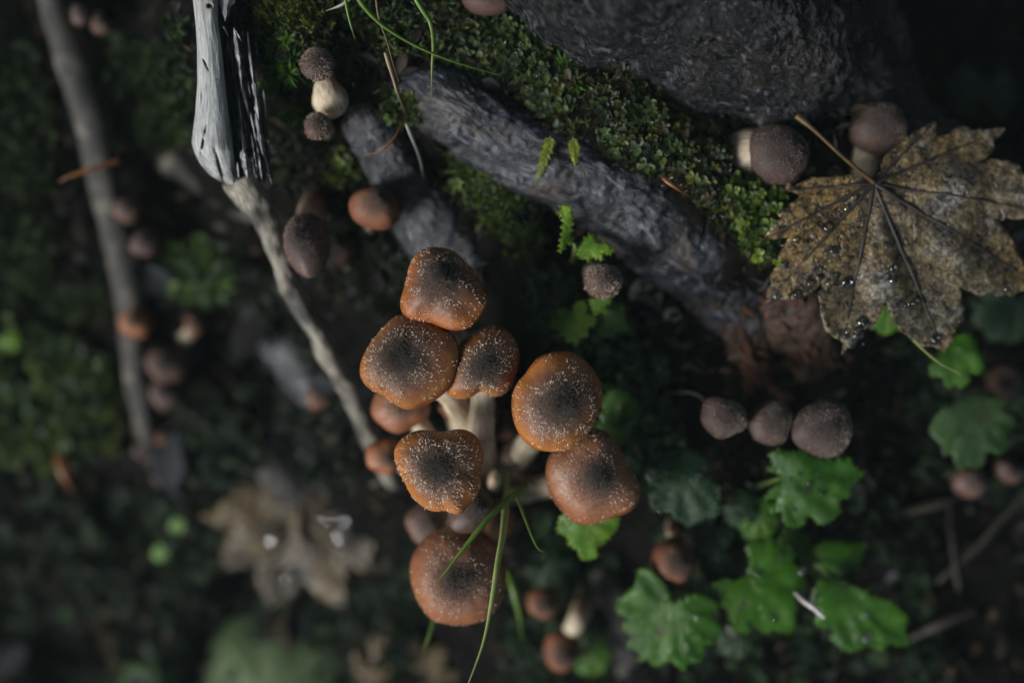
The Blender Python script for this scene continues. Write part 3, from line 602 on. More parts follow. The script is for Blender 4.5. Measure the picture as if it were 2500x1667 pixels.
mushroom('lowest big round tan orange cap crossed by grass blades',
         Z6([(540, 900), (640, 905), (760, 940), (830, 1000), (880, 1090), (905, 1200), (900, 1310), (850, 1420), (770, 1490), (650, 1520), (540, 1515), (440, 1490), (370, 1410), (320, 1310), (298, 1200), (310, 1090), (360, 1010), (430, 940)]),
         (1115, 1415), -2.1, 1.9, (1175, 1240, -11), 'capw', rs=(.55, .7), fz=(1500, 520), group=GC)
mushroom('small dented orange cap just under the wide left cap', oval(972, 1000, 68, 60, .1, .07, 3), (985, 985), -3.8, 1.3, (1130, 1180, -11), 'capw', fz=(350, 60), group=GC)
mushroom('pinkish tan blurred cap at the foot of the slender pale root', oval(935, 1118, 42, 48, 0, .06, 4), (950, 1120), -6.0, 1.1, (1080, 1190, -11.5), 'capw', fz=(0, 0), group=GC, rs=(.35, .4))
mushroom('grey brown egg shaped cap peeking out below the notched cap', oval(1147, 1255, 58, 50, -.6, .04, 5), (1165, 1238), -2.3, 1.5, (1180, 1220, -10.5), 'capd', fz=(700, 0), group=GC, rs=(.4, .5), inner=.95)
mushroom('blurred mauve cap beside the lowest big cap on its upper left', oval(1040, 1284, 55, 50, 0, .05, 6), (1052, 1272), -5.6, 1.2, (1150, 1230, -11.5), 'capd', fz=(0, 0), group=GC)
mushroom('small blurred red brown cap right of the egg shaped cap', oval(1218, 1278, 36, 44, .2, .05, 7), (1222, 1262), -5.8, 1.0, (1205, 1220, -11), 'capw', fz=(0, 0), group=GC, rs=(.3, .4))
mushroom('shaded brown cap left under the large round cap', oval(1262, 1090, 52, 54, 0, .05, 8), (1280, 1085), -5.5, 1.3, (1215, 1180, -11), 'capd', fz=(0, 0), group=GC)
mushroom('tiny pale cap half hidden between stems below the shaded cap', oval(1262, 1150, 36, 24, .5, .05, 9), (1262, 1145), -7.0, .7, (1225, 1190, -11), 'capw', fz=(0, 0), group=GC, rs=(.25, .3))
mushroom('tiny mauve cap touching the left edge of the purplish brown cap', oval(1318, 1150, 28, 36, .1, .05, 10), (1322, 1145), -7.2, .7, (1250, 1190, -11.5), 'capd', fz=(0, 0), group=GC, rs=(.25, .3))
mushroom('small rounded tan cap squeezed beside the pale stems left of the large round cap', oval(1225, 1040, 34, 40, .2, .06, 13), (1232, 1032), -5.0, .9, (1205, 1170, -10.5), 'capm', fz=(0, 0), group=GC, rs=(.45, .5))
mushroom('little tan cap low between the wavy left cap and the notched cap', oval(1100, 1000, 30, 26, .2, .06, 14), (1104, 994), -6.2, .7, (1150, 1150, -10.5), 'capm', fz=(0, 0), group=GC, rs=(.4, .5))
mushroom('tiny cream button low between the stems under the notched cap', oval(1208, 1172, 17, 26, .1, .05, 12), (1206, 1170), -5.5, .5, (1205, 1195, -10), 'gill', fz=(0, 0), group=GC, rs=(.2, .25))
# beside the broken branch and on the moss
GT = 'hairy young mushrooms on the upper moss'
mushroom('round dark hairy young cap on a swollen pale stem, right of the broken branch', oval(767, 149, 40, 41, 0, .02, 21), (778, 140), -1.0, 1.15, (806, 250, -4.6), 'capd', (.36, .86), (900, 250), group=GT, hair=.9, flen=1.0, bulb=True, mid=(804, 236, -3.0), flat=2, dome=2.0)
mushroom('small dark hairy button just below the swollen pale stem', oval(769, 303, 32, 33, 0, .03, 22), (776, 293), -1.3, .95, (800, 320, -5.5), 'capd', (.3, .4), (650, 180), group=GT, hair=.9, flen=1.0)
mushroom('single orange brown rounded cap with white stem tip beside the grey root', oval(909, 501, 64, 53, .05, .035, 23), (925, 482), -2.8, 1.9, (905, 556, -7.2), 'capm', (.28, .36), (1300, 0), group=GT, flen=.6, inner=.9, flat=2.0, mid=(902, 545, -5.2))
mushroom('egg shaped purplish cap leaning on the slender pale root', oval(737, 592, 57, 80, -.25, .04, 24), (725, 575), -2.6, 2.0, (770, 480, -8.5), 'capd', (.5, .6), (900, 120), group=GT, hair=.5, flen=.6)
mushroom('dim reddish cap in shadow right of the egg shaped purplish cap', oval(822, 612, 36, 46, .1, .05, 25), (828, 600), -6.5, 1.1, (850, 640, -10), 'capd', (.3, .4), (0, 0), group=GT)
mushroom('round bristly tan button under the bright green leaflets', oval(1476, 684, 48, 41, -.05, .03, 26), (1481, 676), -1.4, 1.5, (1440, 660, -7), 'capd', (.35, .45), (850, 220), group=GT, hair=.7, flen=1.05, flat=2.0)
mushroom('large velvety mauve cap with thick pale stem left of the maple leaf', oval(1914, 364, 83, 76, .1, .02, 27), (1928, 352), -1.6, 2.4, (1790, 384, -5.6), 'capx', (1.05, 1.25), (1500, 0), group=GT, hair=.5, flen=.55, inner=1, flat=2.0, mid=(1828, 374, -4.0))
mushroom('dark mauve cap with leaning stem behind the top of the maple leaf', oval(2165, 297, 72, 66, 0, .02, 28), (2180, 290), -3.0, 2.2, (2075, 455, -7.2), 'capx', (.62, .75), (1200, 0), group=GT, hair=.5, flen=.6, flat=2.0, mid=(2105, 405, -5.6))
mushroom('small reddish cap half hidden above the yellow edge of the maple leaf', oval(2030, 428, 42, 36, 0, .03, 29), (2032, 418), -4.6, 1.0, (2030, 450, -7.5), 'capx', (.35, .4), (500, 0), group=GT, hair=.4, flen=.6)
GR = 'row of three grey brown caps'
mushroom('leftmost of three grey brown caps in a row with an orange spot', oval(1775, 1022, 53, 52, 0, .08, 31), (1786, 1010), -2.9, 1.5, (1790, 1030, -8.6), 'capx', (.4, .5), (900, 120), group=GR, hair=.6, flen=.75)
mushroom('middle of three grey brown caps in a row with a dented top', oval(1892, 1035, 51, 57, .3, .06, 32), (1902, 1020), -3.6, 1.3, (1880, 1050, -8.8), 'capx', (.4, .5), (900, 120), group=GR, hair=.6, flen=.75)
mushroom('largest and rightmost of three grey brown caps in a row', oval(2023, 1051, 80, 65, .08, .07, 33), (2040, 1040), -2.6, 1.6, (1990, 1070, -8.8), 'capx', (.5, .6), (1500, 200), group=GR, hair=.6, flen=.75)
GB = 'small caps scattered at the lower right'
mushroom('round orange brown cap above the scalloped leaf at lower right', oval(1652, 1380, 53, 60, .1, .03, 41), (1662, 1372), -6.0, 1.6, (1640, 1270, -10), 'capm', (.28, .35), (300, 40), group=GB, flen=.7, mid=(1640, 1310, -7.8))
mushroom('left of two small blurred caps below the cluster', oval(1327, 1478, 40, 40, 0, .03, 42), (1336, 1476), -9.5, 1.0, (1340, 1450, -13.5), 'capm', (.3, .3), (0, 0), group=GB)
mushroom('blurred brown cap with long pale stem at the bottom edge', oval(1374, 1598, 46, 52, .1, .03, 43), (1380, 1600), -9.6, 1.3, (1432, 1470, -11.5), 'capm', (.36, .50), (0, 0), group=GB, mid=(1408, 1512, -10.2))
mushroom('blurred dim cap at the right edge below the maple leaf', oval(2472, 932, 42, 44, 0, .03, 44), (2478, 925), -8.5, 1.2, (2430, 950, -12.5), 'capd', (.35, .4), (0, 0), group=GB)
mushroom('dim purple grey cap under the matt green leaf at the right edge', oval(2382, 1180, 46, 40, 0, .03, 45), (2390, 1175), -9.5, 1.1, (2380, 1170, -13.5), 'capd', (.35, .4), (0, 0), group=GB)
mushroom('small pinkish blurred cap at the far right beside the dim purple cap', oval(2470, 1152, 38, 26, .6, .03, 46), (2474, 1148), -10, .8, (2470, 1160, -13.5), 'capd', (.3, .3), (0, 0), group=GB)
mushroom('pale tan cap cut off by the top edge of the picture', oval(1188, -18, 62, 44, .05, .03, 47), (1190, -30), -1.6, 1.3, (1190, -30, -4), 'capd', (.5, .5), (0, 0), group=GT)
GL = 'blurred mushrooms beside the left root'
for lab, cx, cy, rx, ry, z, mt, bx, by, rs in [
    ('upper of two small grey caps on the taupe left root', 303, 508, 34, 34, -10.2, 'capd', 330, 560, .3), ('lower of two small grey caps on the taupe left root with pale rim', 346, 590, 36, 36, -10.8, 'capd', 380, 575, .35),
    ('orange blurred cap with dark middle on the taupe left root', 320, 787, 39, 38, -11.6, 'capw', 350, 800, .3), ('brown blurred cap, the largest of the lower left bunch', 394, 890, 52, 48, -12.4, 'capd', 400, 860, .35),
    ('brown blurred cap with yellow lower rim below the largest of the left bunch', 394, 962, 40, 38, -13, 'capd', 400, 1000, .35), ('pale blurred cap on a curved stem, right of the left bunch', 470, 792, 24, 28, -12.6, 'capm', 440, 850, .35),
    ('pale grey button below the left bunch, topmost of five', 346, 1030, 27, 30, -14.2, 'capd', 360, 1040, .25), ('pale grey button below the left bunch, second of five', 395, 1068, 26, 24, -14.8, 'capm', 385, 1080, .25),
    ('pale grey button below the left bunch, leftmost of five', 343, 1105, 25, 24, -15, 'capd', 360, 1110, .25), ('pale grey button below the left bunch, lowest of five', 390, 1155, 28, 26, -15.8, 'capd', 390, 1150, .25),
    ('pale grey button below the left bunch, rightmost of five', 440, 1170, 26, 26, -16, 'capd', 430, 1160, .25), ('blurred brown cap at the top left corner', 190, 30, 28, 26, -8.0, 'capd', 200, 30, .3), ('blurred reddish cap right of the one in the top left corner', 240, 55, 28, 24, -8.4, 'capd', 236, 40, .3),
    ('pale round blurred button against the slender pale root', 778, 970, 32, 32, -10.5, 'capm', 790, 975, .3), ('dim small button below the pale round button', 702, 1078, 22, 20, -14, 'capd', 700, 1075, .25)]:
    mushroom(lab, oval(cx, cy, rx, ry, 0, .05, cx), (cx + 4, cy - 5), z - 1.2, rx * .026, (bx, by, z - 4.0), mt, (rs, rs), (0, 0), group=GL)

# ------------------------------------------------------------------ leaves
def gleaf(label, att, R, ang, z, lobes=9, tilt=(0, 0), cup=.12, mat='leaf', name='green_leaf', sx=1.0, stalk=None, notch=.5, group='scalloped green leaves', depth=.16, teeth=.05, fold=.05, seed=0, sweep=5.4):
    """round scalloped leaf. att: pixel of the stalk joint, R: radius px, ang: screen angle the blade points to (deg, 0 right, 90 up), tilt: slope x, y"""
    r = np.random.default_rng(seed + int(att[0])); C = PC(att[0], att[1], z); s = (CAM_H - z * .01) / CAM_H * KPX; Rm = R * s; a0 = math.radians(ang)
    m = 150; nr = 16; q = np.linspace(-1, 1, m); th = q * sweep / 2
    lob = np.abs(np.cos(lobes * np.pi / 2 * q)) if lobes % 2 else np.abs(np.sin(lobes * np.pi / 2 * q))
    sc = np.abs(np.sin(lobes * 1.5 * np.pi * q + np.pi / 2 * (lobes % 2)))
    rad = (1 - depth) + depth * lob ** .55 + teeth * sc ** .6
    rad *= .80 + .34 * np.cos(th / 2) ** 2 + .04 * vnoise(np.stack([q * 4, 0 * q, 0 * q + r.uniform(0, 99)], -1))
    t = np.linspace(.03, 1, nr)
    rr = rad[None, :] * t[:, None] ** 1.0 * (1 - .0 * t[:, None]); rr = (t[:, None] * (rad.mean() + (rad[None, :] - rad.mean()) * t[:, None] ** 3))
    x = rr * np.cos(th); y = rr * np.sin(th) * sx
    vein = np.abs(np.sin(lobes * np.pi / 2 * q + (np.pi / 2 if lobes % 2 else 0) + np.pi / 2))[None, :] * 0 + (1 - lob[None, :]) * 0 + np.sqrt(np.clip(1 - lob[None, :] ** 2, 0, 1)) * (t[:, None] * .9 + .15)
    zz = -cup * rr ** 2 + fold * (lob[None, :] * 1.0 - .5) * t[:, None] * -1 + .05 * vnoise(np.stack([x * 2.2, y * 2.2, 0 * x + r.uniform(0, 99)], -1), 3) * t[:, None]
    X = (x * math.cos(a0) - y * math.sin(a0)) * Rm; Y = (x * math.sin(a0) + y * math.cos(a0)) * Rm; Z = zz * Rm + X * tilt[0] + Y * tilt[1]
    V = np.stack([C[0] + X, C[1] + Y, C[2] + Z], -1).reshape(-1, 3)
    base = stalk[-1] if stalk else None
    e = empty(name, PC(*base) if base else C - np.array([0, 0, .002])); tag(e, label, 'leaf', group)
    mk('blade', V, gridF(nr, m, False), M[mat], e, fl={'vein': vein.ravel(), 'edge': (t[:, None] + 0 * q[None, :]).ravel()}, solid=.00025)
    if stalk:
        V, F, u, tc = tube([C] + [PC(*p) for p in stalk], [.0008] * (len(stalk) + 1), 24, 8); mk('leaf_stalk', V, F, M['gstalk'], e)
    return e

def cdt_fill(out, step, r):
    lo, hi = out.min(0), out.max(0); gx_, gy_ = np.meshgrid(np.arange(lo[0], hi[0], step), np.arange(lo[1], hi[1], step)); q = np.stack([gx_.ravel(), gy_.ravel()], -1) + r.normal(0, step * .15, (gx_.size, 2))
    ins = np.zeros(len(q), bool); x1, y1 = out[:, 0], out[:, 1]; x2, y2 = np.roll(x1, -1), np.roll(y1, -1)
    for a, b, c, d in zip(x1, y1, x2, y2):
        cnd = ((b > q[:, 1]) != (d > q[:, 1])); xi = a + (q[:, 1] - b) / (d - b + 1e-15) * (c - a); ins ^= cnd & (q[:, 0] < xi)
    n0 = len(out); res = delaunay_2d_cdt([Vector(p) for p in np.vstack([out, q[ins]])], [(i, (i + 1) % n0) for i in range(n0)], [list(range(n0))], 1, 1e-7)
    return np.array([tuple(v) for v in res[0]]), [list(f) for f in res[2]]
def segdist(pts, sg):
    D = np.full(len(pts), 9.)
    for a, b in sg:
        ab = b - a; t = np.clip(((pts - a) @ ab) / (ab @ ab + 1e-12), 0, 1); D = np.minimum(D, np.linalg.norm(pts - a - t[:, None] * ab, axis=1))
    return D
LEAFPTS = {}
def pleaf(label, pts, att, z, mat='leaf', tilt=(0, 0), cup=2.0, pleat=.0016, stalk=None, name='green_leaf', group='scalloped green leaves', seed=0, wave=.0018):
    """leaf with a hand-drawn outline (pixels); att: pixel where the stalk joins; z cm; tilt slope; cup 1/m"""
    r = np.random.default_rng(900 + seed); zz0 = z * .01; raw = np.array([P(a, b, zz0)[:2] for a, b in pts]); A = P(att[0], att[1], zz0)[:2]
    n = len(raw); out = crom(np.vstack([raw, raw[:1]]), n * 6 + 1)[:-1]; tg = np.roll(out, -1, 0) - np.roll(out, 1, 0); tg /= np.linalg.norm(tg, axis=1)[:, None] + 1e-9; out = out + np.stack([tg[:, 1], -tg[:, 0]], -1) * (.0009 * np.sin(np.arange(len(out)) * 2 * np.pi / 6 * 2) + r.normal(0, .00018, len(out)))[:, None]
    P2, F = cdt_fill(out, .0021, r)
    d = np.linalg.norm(raw - A, axis=1); segs = []; sec = []
    for i in range(n):
        if d[i] >= d[i - 1] and d[i] > d[(i + 1) % n] and d[i] > .45 * d.max(): segs.append((A, A + (raw[i] - A) * .93))
    for a, b in segs:
        ab = b - a; nn = np.array([-ab[1], ab[0]])
        for f in (.35, .55, .75):
            for s_ in (-1, 1): p = a + ab * f; sec.append((p, p + ab * .16 + nn * s_ * .13))
    vd = segdist(P2, segs); sv = segdist(P2, sec); ed = segdist(P2, [(out[i], out[(i + 1) % len(out)]) for i in range(len(out))]); rad = np.linalg.norm(P2 - A, axis=1)
    dx, dy = (P2 - A).T
    h = zz0 + dx * tilt[0] + dy * tilt[1] - cup * rad ** 2 + pleat * (1 - np.exp(-(vd / .0035) ** 2)) * np.clip(rad / .01, 0, 1) + wave * fbm(np.c_[P2, 0 * dx], 60, 3, seed) - .0010 * np.exp(-ed / .003)
    bp = PC(*stalk[-1]) if stalk else np.array([A[0], A[1], zz0 - .003]); e = empty(name, bp); tag(e, label, 'leaf', group)
    mk('blade', np.c_[P2, h], F, M[mat], e, fl={'vein': np.minimum(vd / .0010, .35 + sv / .0012), 'edge': np.clip(1 - ed / .006, 0, 1)}, solid=.00025)
    if stalk:
        V, F2, u, tc = tube([np.array([A[0], A[1], zz0])] + [PC(*p) for p in stalk], [.0009] * (len(stalk) + 1), 24, 8); mk('leaf_stalk', V, F2, M['gstalk'], e)
    LEAFPTS[label] = (P2, h); return e
def Q1(p): return [(1450 + x / 2.24, 1000 + y / 2.24) for x, y in p]
def Q6(p): return [(1650 + x / 2.75, 550 + y / 2.75) for x, y in p]
def Q5(p): return [(820 + x / 2.75, 570 + y / 2.75) for x, y in p]
def Q8(p): return [(820 + x / 2.75, 1097 + y / 2.75) for x, y in p]
def Q7(p): return [(1300 + x / 3.733, 480 + y / 3.733) for x, y in p]
pleaf('big scalloped green leaf spreading below the round orange brown cap', Q1([(300, 865), (350, 900), (400, 970), (440, 1050), (520, 1000), (580, 1005), (640, 1030), (680, 1080), (655, 1120), (698, 1180), (685, 1255), (650, 1290), (608, 1288), (605, 1370), (555, 1392), (528, 1382), (500, 1437), (450, 1405), (430, 1378), (400, 1398), (340, 1418), (300, 1378), (248, 1397), (258, 1340), (200, 1322), (188, 1290), (212, 1250), (163, 1220), (168, 1170), (195, 1148), (133, 1120), (128, 1060), (180, 1010), (230, 950), (240, 880)]), Q1([(425, 1085)])[0], -6.3, 'leaf', (.12, .12), 2.5, stalk=[(1660, 1465, -8), (1700, 1440, -12)], seed=1)
pleaf('wet scalloped green leaf in the middle of the lower right group', Q1([(870, 710), (960, 695), (1000, 745), (1060, 738), (1105, 790), (1098, 840), (1150, 860), (1165, 920), (1182, 975), (1140, 1010), (1130, 1080), (1108, 1130), (1115, 1200), (1095, 1242), (1040, 1232), (1000, 1212), (960, 1242), (910, 1205), (880, 1188), (865, 1228), (800, 1228), (768, 1195), (760, 1165), (715, 1150), (732, 1100), (685, 1070), (635, 1010), (640, 960), (700, 930), (780, 930), (838, 900), (852, 820), (828, 755)]), Q1([(868, 935)])[0], -6.6, 'leaf', (-.1, .14), 2.5, stalk=[(1850, 1400, -9), (1860, 1390, -12)], seed=2)
pleaf('long scalloped green leaf lowest at the right, folded along its upper edge', Q1([(1190, 1010), (1230, 930), (1290, 905), (1350, 928), (1400, 955), (1460, 975), (1560, 1020), (1640, 1058), (1700, 1108), (1738, 1150), (1722, 1220), (1755, 1290), (1700, 1310), (1640, 1288), (1600, 1335), (1555, 1318), (1510, 1298), (1450, 1332), (1400, 1332), (1340, 1290), (1308, 1260), (1322, 1210), (1260, 1202), (1218, 1170), (1232, 1110), (1198, 1060)]), Q1([(1320, 950)])[0], -6.6, 'leaf', (.02, .16), 1.5, stalk=[(2020, 1400, -6.9), (1975, 1368, -8.0), (1930, 1370, -12)], seed=3)
pleaf('bright wet scalloped leaf under the row of three caps', Q1([(950, 240), (1010, 213), (1060, 227), (1130, 213), (1200, 242), (1300, 268), (1400, 260), (1420, 300), (1478, 345), (1440, 392), (1405, 420), (1408, 470), (1345, 495), (1352, 560), (1310, 600), (1250, 632), (1205, 600), (1172, 578), (1165, 622), (1120, 650), (1058, 632), (1035, 590), (1030, 558), (980, 572), (965, 530), (1008, 490), (938, 490), (965, 440), (1000, 400), (1035, 372), (1000, 350), (948, 330), (978, 290)]), Q1([(1060, 365)])[0], -5.0, 'leaf', (.08, .06), 2.5, stalk=[(1890, 1172, -5.8), (1840, 1190, -9)], seed=4)
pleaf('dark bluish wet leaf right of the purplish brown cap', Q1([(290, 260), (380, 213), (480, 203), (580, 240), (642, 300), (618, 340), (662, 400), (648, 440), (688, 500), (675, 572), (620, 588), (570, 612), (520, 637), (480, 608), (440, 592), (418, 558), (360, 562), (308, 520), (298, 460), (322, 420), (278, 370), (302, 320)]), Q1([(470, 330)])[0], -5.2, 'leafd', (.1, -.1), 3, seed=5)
pleaf('small dark green leaf above the long folded one at lower right', Q1([(1168, 790), (1240, 738), (1320, 718), (1400, 732), (1505, 733), (1478, 790), (1465, 832), (1400, 868), (1355, 908), (1300, 878), (1240, 872), (1198, 850)]), Q1([(1345, 880)])[0], -7.4, 'leaf', (.1, -.25), 2, seed=6)
pleaf('small folded seedling leaf left of the glossy lobed one', Q5([(1380, 500), (1440, 470), (1500, 490), (1490, 540), (1520, 590), (1460, 620), (1430, 590), (1390, 610), (1370, 560)]), Q5([(1450, 500)])[0], -5.6, 'leaf', (.1, .1), 3, .002, seed=51)
pleaf('bright little leaflet touching the round bristly button from below', Q5([(1700, 440), (1760, 420), (1830, 425), (1850, 460), (1810, 490), (1830, 540), (1770, 530), (1740, 560), (1720, 500)]), Q5([(1760, 440)])[0], -4.0, 'leafb', (0, .2), 3, .002, seed=52)
pleaf('half hidden scalloped leaf behind the middle wet leaf, towards the small dark one', Q1([(1060, 640), (1130, 660), (1180, 700), (1170, 760), (1200, 800), (1150, 840), (1100, 800), (1040, 790), (1000, 720)]), Q1([(1080, 690)])[0], -8.0, 'leaf', (.1, 0), 2, seed=53)
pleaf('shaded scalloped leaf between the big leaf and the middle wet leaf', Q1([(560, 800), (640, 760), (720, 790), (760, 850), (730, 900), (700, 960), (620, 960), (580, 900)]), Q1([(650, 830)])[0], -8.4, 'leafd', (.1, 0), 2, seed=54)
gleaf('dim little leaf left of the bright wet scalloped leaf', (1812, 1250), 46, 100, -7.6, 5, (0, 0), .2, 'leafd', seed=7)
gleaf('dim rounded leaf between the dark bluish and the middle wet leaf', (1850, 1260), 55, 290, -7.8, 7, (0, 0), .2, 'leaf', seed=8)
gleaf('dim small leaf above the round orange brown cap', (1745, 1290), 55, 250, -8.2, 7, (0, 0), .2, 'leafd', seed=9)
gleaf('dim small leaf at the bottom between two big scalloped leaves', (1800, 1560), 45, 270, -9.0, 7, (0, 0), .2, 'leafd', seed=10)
pleaf('matt scalloped green leaf with dark spots near the right edge', Q6([(1695, 1380), (1720, 1300), (1780, 1228), (1870, 1182), (1960, 1150), (2070, 1138), (2160, 1160), (2232, 1188), (2222, 1240), (2292, 1290), (2312, 1350), (2248, 1400), (2262, 1450), (2230, 1512), (2180, 1540), (2102, 1520), (2090, 1592), (2030, 1642), (1972, 1618), (1930, 1650), (1878, 1600), (1858, 1535), (1800, 1540), (1788, 1480), (1738, 1440)]), Q6([(2030, 1280)])[0], -7.0, 'leafm', (-.1, .1), 2, seed=11, stalk=[(2390, 990, -9), (2420, 960, -13)])
pleaf('yellow green scalloped leaf under the lowest lobe of the maple leaf', Q6([(1695, 940), (1760, 880), (1800, 800), (1900, 738), (1960, 730), (2022, 770), (2028, 830), (2068, 880), (2062, 960), (2030, 1002), (1980, 988), (1970, 1050), (1915, 1097), (1880, 1068), (1850, 1092), (1798, 1070), (1790, 1020), (1718, 1010)]), Q6([(1870, 830)])[0], -6.2, 'leaf', (0, 0), 2, seed=12)
gleaf('dim bluish scalloped leaf at the right edge under the maple leaf', (2475, 740), 88, 240, -9.0, 9, (0, 0), .15, 'leafd', seed=13, fold=.02)
gleaf('green leaf showing between two lobes of the maple leaf', (2170, 745), 62, 265, -5.8, 7, (0, 0), .15, 'leaf', seed=14, fold=.02)
pleaf('scalloped green leaf right of the large round cap', Q5([(1720, 1330), (1780, 1200), (1800, 1080), (1880, 1038), (1950, 1060), (1990, 1112), (2042, 1150), (2025, 1220), (2012, 1270), (1968, 1290), (1962, 1360), (1920, 1422), (1860, 1398), (1800, 1360)]), Q5([(1790, 1290)])[0], -5.0, 'leaf', (.12, .05), 2, seed=15)
pleaf('glossy wet leaf peeking out under the purplish brown cap', Q8([(1490, 480), (1540, 420), (1700, 400), (1880, 440), (1898, 520), (1858, 580), (1802, 642), (1760, 655), (1765, 722), (1700, 752), (1648, 742), (1622, 680), (1560, 642), (1548, 590), (1488, 560)]), Q8([(1680, 470)])[0], -4.4, 'leafb', (.05, .28), 2, seed=16)
pleaf('glossy lobed seedling leaf below the round bristly button', Q5([(1440, 590), (1500, 560), (1480, 520), (1540, 500), (1590, 540), (1600, 480), (1650, 450), (1690, 480), (1680, 530), (1740, 560), (1745, 610), (1690, 640), (1700, 690), (1650, 700), (1620, 757), (1590, 720), (1560, 735), (1530, 680), (1490, 690), (1500, 640), (1450, 640)]), Q5([(1640, 520)])[0], -4.2, 'leafb', (.05, .1), 3, .002, seed=17)  # brighter material stands in for light lost in the cluster's shadow
pleaf('darker lobed seedling leaf right below the round bristly button', Q5([(1770, 520), (1850, 470), (1920, 470), (1950, 520), (1940, 570), (1965, 620), (1950, 665), (1890, 660), (1870, 705), (1840, 680), (1810, 700), (1780, 690), (1760, 650), (1790, 600)]), Q5([(1830, 520)])[0], -4.6, 'leaf', (0, .1), 3, .002, seed=18)
pleaf('bright yellow green upright leaflet on the thick root', Q7([(250, 80), (322, 88), (352, 130), (368, 210), (366, 330), (384, 432), (330, 442), (248, 514), (243, 440), (262, 330), (266, 205), (222, 165), (220, 138), (262, 150)]), Q7([(385, 432)])[0], -2.6, 'leafb', (-.35, .2), 4, .002, seed=19, stalk=[(1400, 625, -4.5), (1392, 650, -6.4)])
pleaf('bright green toothed leaflet above the round bristly button', Q7([(392, 470), (450, 400), (530, 333), (590, 368), (602, 412), (680, 420), (744, 480), (700, 528), (640, 513), (642, 580), (570, 560), (525, 542), (526, 598), (460, 560), (418, 548)]), Q7([(392, 455)])[0], -2.6, 'leafb', (.02, -.2), 4, .002, seed=20, stalk=[(1402, 625, -4.5), (1394, 652, -6.4)])
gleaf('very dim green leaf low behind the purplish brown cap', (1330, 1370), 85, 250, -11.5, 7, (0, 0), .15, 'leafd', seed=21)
gleaf('big pale green blurred leaf at the bottom left edge', (640, 1690), 172, 92, -18.6, 5, (0, -.1), .2, 'leafp', seed=22, sx=1.15)
gleaf('dim green blurred leaf at the bottom edge, left of the pale one', (370, 1680), 75, 90, -18.5, 5, (0, 0), .2, 'leafm', seed=23)
gleaf('small bright green blurred leaf, upper of two at lower left', (432, 1286), 19, 80, -17.0, 3, (0, 0), .1, 'leafg', seed=24, sweep=6)
gleaf('small bright green blurred leaf, lower of two at lower left', (392, 1347), 19, 230, -17.2, 3, (0, 0), .1, 'leafg', seed=25, sweep=6)
gleaf('tiny pale green blurred leaf left of the bottom tan leaf', (520, 1492), 26, 80, -19.5, 3, (0, 0), .1, 'leafm', seed=26, sweep=6)
gleaf('small glowing green blurred leaf at the left edge', (20, 838), 30, 80, -14.5, 3, (0, 0), .1, 'leafb', seed=27, sweep=6)
gleaf('small blue green blurred leaf above the glowing one at left', (38, 690), 28, 80, -14.5, 3, (0, 0), .1, 'leafp', seed=28, sweep=6)
gleaf('little pale green leaf beside the bottom edge blurred cap', (1440, 1600), 45, 300, -11.5, 5, (0, 0), .1, 'leaf', seed=29)
gleaf('very dim leaf in the dark upper right corner', (2400, 215), 85, 260, -14.0, 7, (0, 0), .1, 'leafd', seed=30)

def ZL(pts): return np.array([(1750 + x / 2.24, 200 + y / 2.24) for x, y in pts])
LOBES = [  # tip first-order outline of the big leaf, clockwise from the stalk notch
 (838, 540), (720, 508), (620, 520), (515, 518), (450, 555), (345, 595), (420, 600), (460, 620), (400, 665), (330, 720), (345, 745), (295, 800), (260, 862), (330, 858), (400, 848), (372, 900), (345, 950), (335, 1000), (300, 1060), (308, 1105), (268, 1212),
 (320, 1180), (360, 1190), (410, 1185), (440, 1165), (455, 1180), (520, 1150), (575, 1100), (560, 1180), (575, 1270), (590, 1320), (600, 1360), (650, 1400), (705, 1425), (695, 1495), (730, 1450), (780, 1405), (812, 1390), (822, 1350), (870, 1330), (900, 1260), (925, 1195),
 (950, 1270), (1010, 1360), (1090, 1410), (1180, 1450), (1230, 1460), (1280, 1482), (1300, 1440), (1330, 1400), (1340, 1360), (1385, 1300), (1390, 1200), (1350, 1110), (1400, 1140), (1460, 1160), (1520, 1150), (1600, 1165), (1690, 1150), (1760, 1130), (1810, 1060), (1720, 950), (1680, 870), (1640, 800), (1590, 760), (1540, 745),
 (1700, 740), (1860, 690), (1760, 560), (1690, 430), (1600, 420), (1480, 425), (1510, 410), (1570, 340), (1562, 318), (1595, 280), (1635, 230), (1540, 236), (1430, 236), (1390, 225), (1300, 270), (1210, 305), (1222, 260), (1230, 195), (1150, 240), (1100, 260), (1000, 340), (930, 400), (885, 500), (868, 545)]
TIPS = [(345, 595), (260, 862), (268, 1212), (695, 1495), (1280, 1482), (1800, 1080), (1850, 690), (1635, 230), (1230, 195)]
